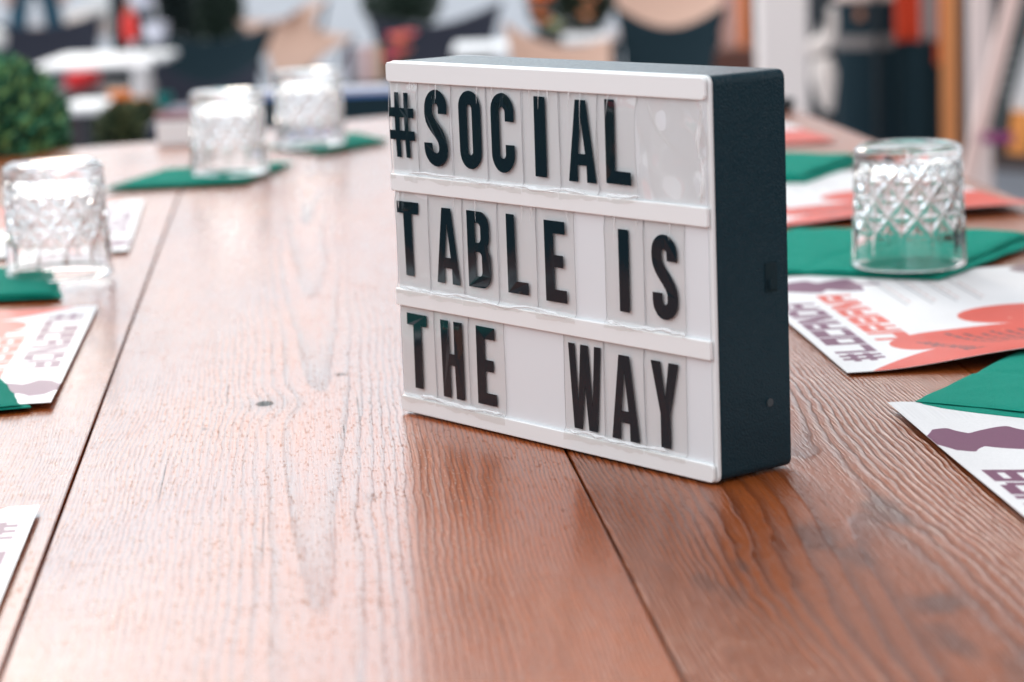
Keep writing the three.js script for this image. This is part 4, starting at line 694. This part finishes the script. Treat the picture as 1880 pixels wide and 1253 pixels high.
// ------------------------------------------------------------------ a passer-by far behind, of whom the legs show
{
  const foot = floor(at(66, 40, 21)), o = thing('person', 'person in blue green trousers walking at the top left edge', 'person', foot, FACE + 0.35);
  function body(bones, cell, name, mat, parent, grow = 0) {
    const lo = V(9, 9, 9), hi = V(-9, -9, -9); for (const [a, b, ra, rb] of bones) { const r = Math.max(ra, rb) + grow + 0.05; for (const p of [a, b]) { lo.min(V(p.x - r, p.y - r, p.z - r)); hi.max(V(p.x + r, p.y + r, p.z + r)); } }
    const size = Math.max(hi.x - lo.x, hi.y - lo.y, hi.z - lo.z), n = Math.ceil(size / cell), c = lo.clone().add(hi).multiplyScalar(0.5), mc = new MarchingCubes(n, mat, false, false, 200000); mc.isolation = 0;
    const q = V(0, 0, 0), ab = V(0, 0, 0);
    for (let z = 0; z < n; z++) for (let y = 0; y < n; y++) for (let x = 0; x < n; x++) {
      q.set((x / (n / 2) - 1) * size / 2 + c.x, (y / (n / 2) - 1) * size / 2 + c.y, (z / (n / 2) - 1) * size / 2 + c.z); let acc = 0;
      for (const [a, b, ra, rb] of bones) { ab.copy(b).sub(a); const h = clamp(q.clone().sub(a).dot(ab) / ab.lengthSq()), dd = q.distanceTo(a.clone().addScaledVector(ab, h)) - mix(ra, rb, h) - grow; acc += Math.exp(-dd / 0.022); }
      mc.field[x + y * n + z * n * n] = Math.log(Math.max(acc, 1e-30)) * 0.022;
    }
    mc.update(); const g = new THREE.BufferGeometry(), k = mc.count; g.setAttribute('position', new THREE.Float32BufferAttribute(mc.positionArray.slice(0, k * 3), 3)); g.setAttribute('normal', new THREE.Float32BufferAttribute(mc.normalArray.slice(0, k * 3), 3));
    g.scale(size / 2, size / 2, size / 2); g.translate(c.x, c.y, c.z); return mesh(name, g, mat, parent);
  }
  const hipL = V(-0.10, 0.90, 0), hipR = V(0.10, 0.90, 0), kneeL = V(-0.17, 0.49, 0.06), kneeR = V(0.15, 0.49, 0.02), ankL = V(-0.19, 0.09, 0.0), ankR = V(0.17, 0.09, 0.0);
  const legs = [[hipL, kneeL, 0.085, 0.06], [kneeL, ankL, 0.058, 0.042], [hipR, kneeR, 0.085, 0.06], [kneeR, ankR, 0.058, 0.042], [hipL, hipR, 0.10, 0.10]];
  const torso = [[V(0, 0.95, 0), V(0, 1.15, 0), 0.12, 0.125], [V(-0.06, 1.15, 0), V(-0.09, 1.36, 0), 0.11, 0.09], [V(0.06, 1.15, 0), V(0.09, 1.36, 0), 0.11, 0.09]], arms = [[V(-0.18, 1.38, 0), V(-0.24, 1.10, -0.02), 0.05, 0.042], [V(-0.24, 1.10, -0.02), V(-0.25, 0.86, 0.06), 0.04, 0.028], [V(0.18, 1.38, 0), V(0.24, 1.10, -0.02), 0.05, 0.042], [V(0.24, 1.10, -0.02), V(0.25, 0.86, 0.06), 0.04, 0.028]];
  const head = [[V(0, 1.40, 0), V(0, 1.52, 0.01), 0.05, 0.05], [V(0, 1.60, 0.01), V(0, 1.65, 0.0), 0.075, 0.085], [V(0, 1.55, 0.05), V(0, 1.57, 0.06), 0.035, 0.03], [V(0, 1.60, 0.09), V(0, 1.585, 0.105), 0.012, 0.014]];
  const hands = []; for (const s of [-1, 1]) { const w = V(s * 0.25, 0.86, 0.06), pm = V(s * 0.25, 0.79, 0.075); hands.push([w, pm, 0.026, 0.03]); [-0.024, -0.008, 0.008, 0.024].forEach((z, i) => hands.push([V(pm.x, pm.y - 0.02, pm.z + z), V(pm.x - s * 0.012, pm.y - 0.085 + 0.008 * Math.abs(i - 1.5), pm.z + z), 0.010, 0.008])); hands.push([V(pm.x, pm.y + 0.01, pm.z + 0.025), V(pm.x - s * 0.01, pm.y - 0.03, pm.z + 0.055), 0.011, 0.009]); }
  const feet = []; for (const a of [ankL, ankR]) feet.push([V(a.x, 0.035, -0.03), V(a.x, 0.028, 0.15), 0.036, 0.030], [a, V(a.x, 0.04, 0), 0.042, 0.04]);
  const b = body([...legs, ...torso, ...arms, ...head, ...hands], 0.020, 'body', std([0.55, 0.33, 0.25], 0.6), o);
  body(legs, 0.03, 'trousers', std([0.012, 0.065, 0.105], 0.85), o, 0.016); body([...torso, [arms[0][0], arms[0][1], 0.05, 0.045], [arms[2][0], arms[2][1], 0.05, 0.045]], 0.03, 'shirt', std([0.10, 0.11, 0.13], 0.85), o, 0.014); body(feet, 0.02, 'shoes', std([0.05, 0.04, 0.04], 0.7), o, 0.004);
  mesh('hair', new THREE.SphereGeometry(0.098, 20, 14, 0, 6.3, 0, 1.7).scale(0.95, 1, 1.05).rotateX(-0.45).translate(0, 1.64, -0.012), std([0.03, 0.02, 0.015], 0.7), o);
  for (const s of [-1, 1]) { mesh('eye', new THREE.SphereGeometry(0.011, 10, 8).translate(s * 0.032, 1.615, 0.082), std([0.05, 0.04, 0.04], 0.3), b); }
  mesh('mouth', new THREE.SphereGeometry(0.02, 10, 6).scale(1, 0.25, 0.4).translate(0, 1.548, 0.085), std([0.35, 0.12, 0.11], 0.5), b);
}

scene.updateMatrixWorld(true);
renderer.render(scene, camera);
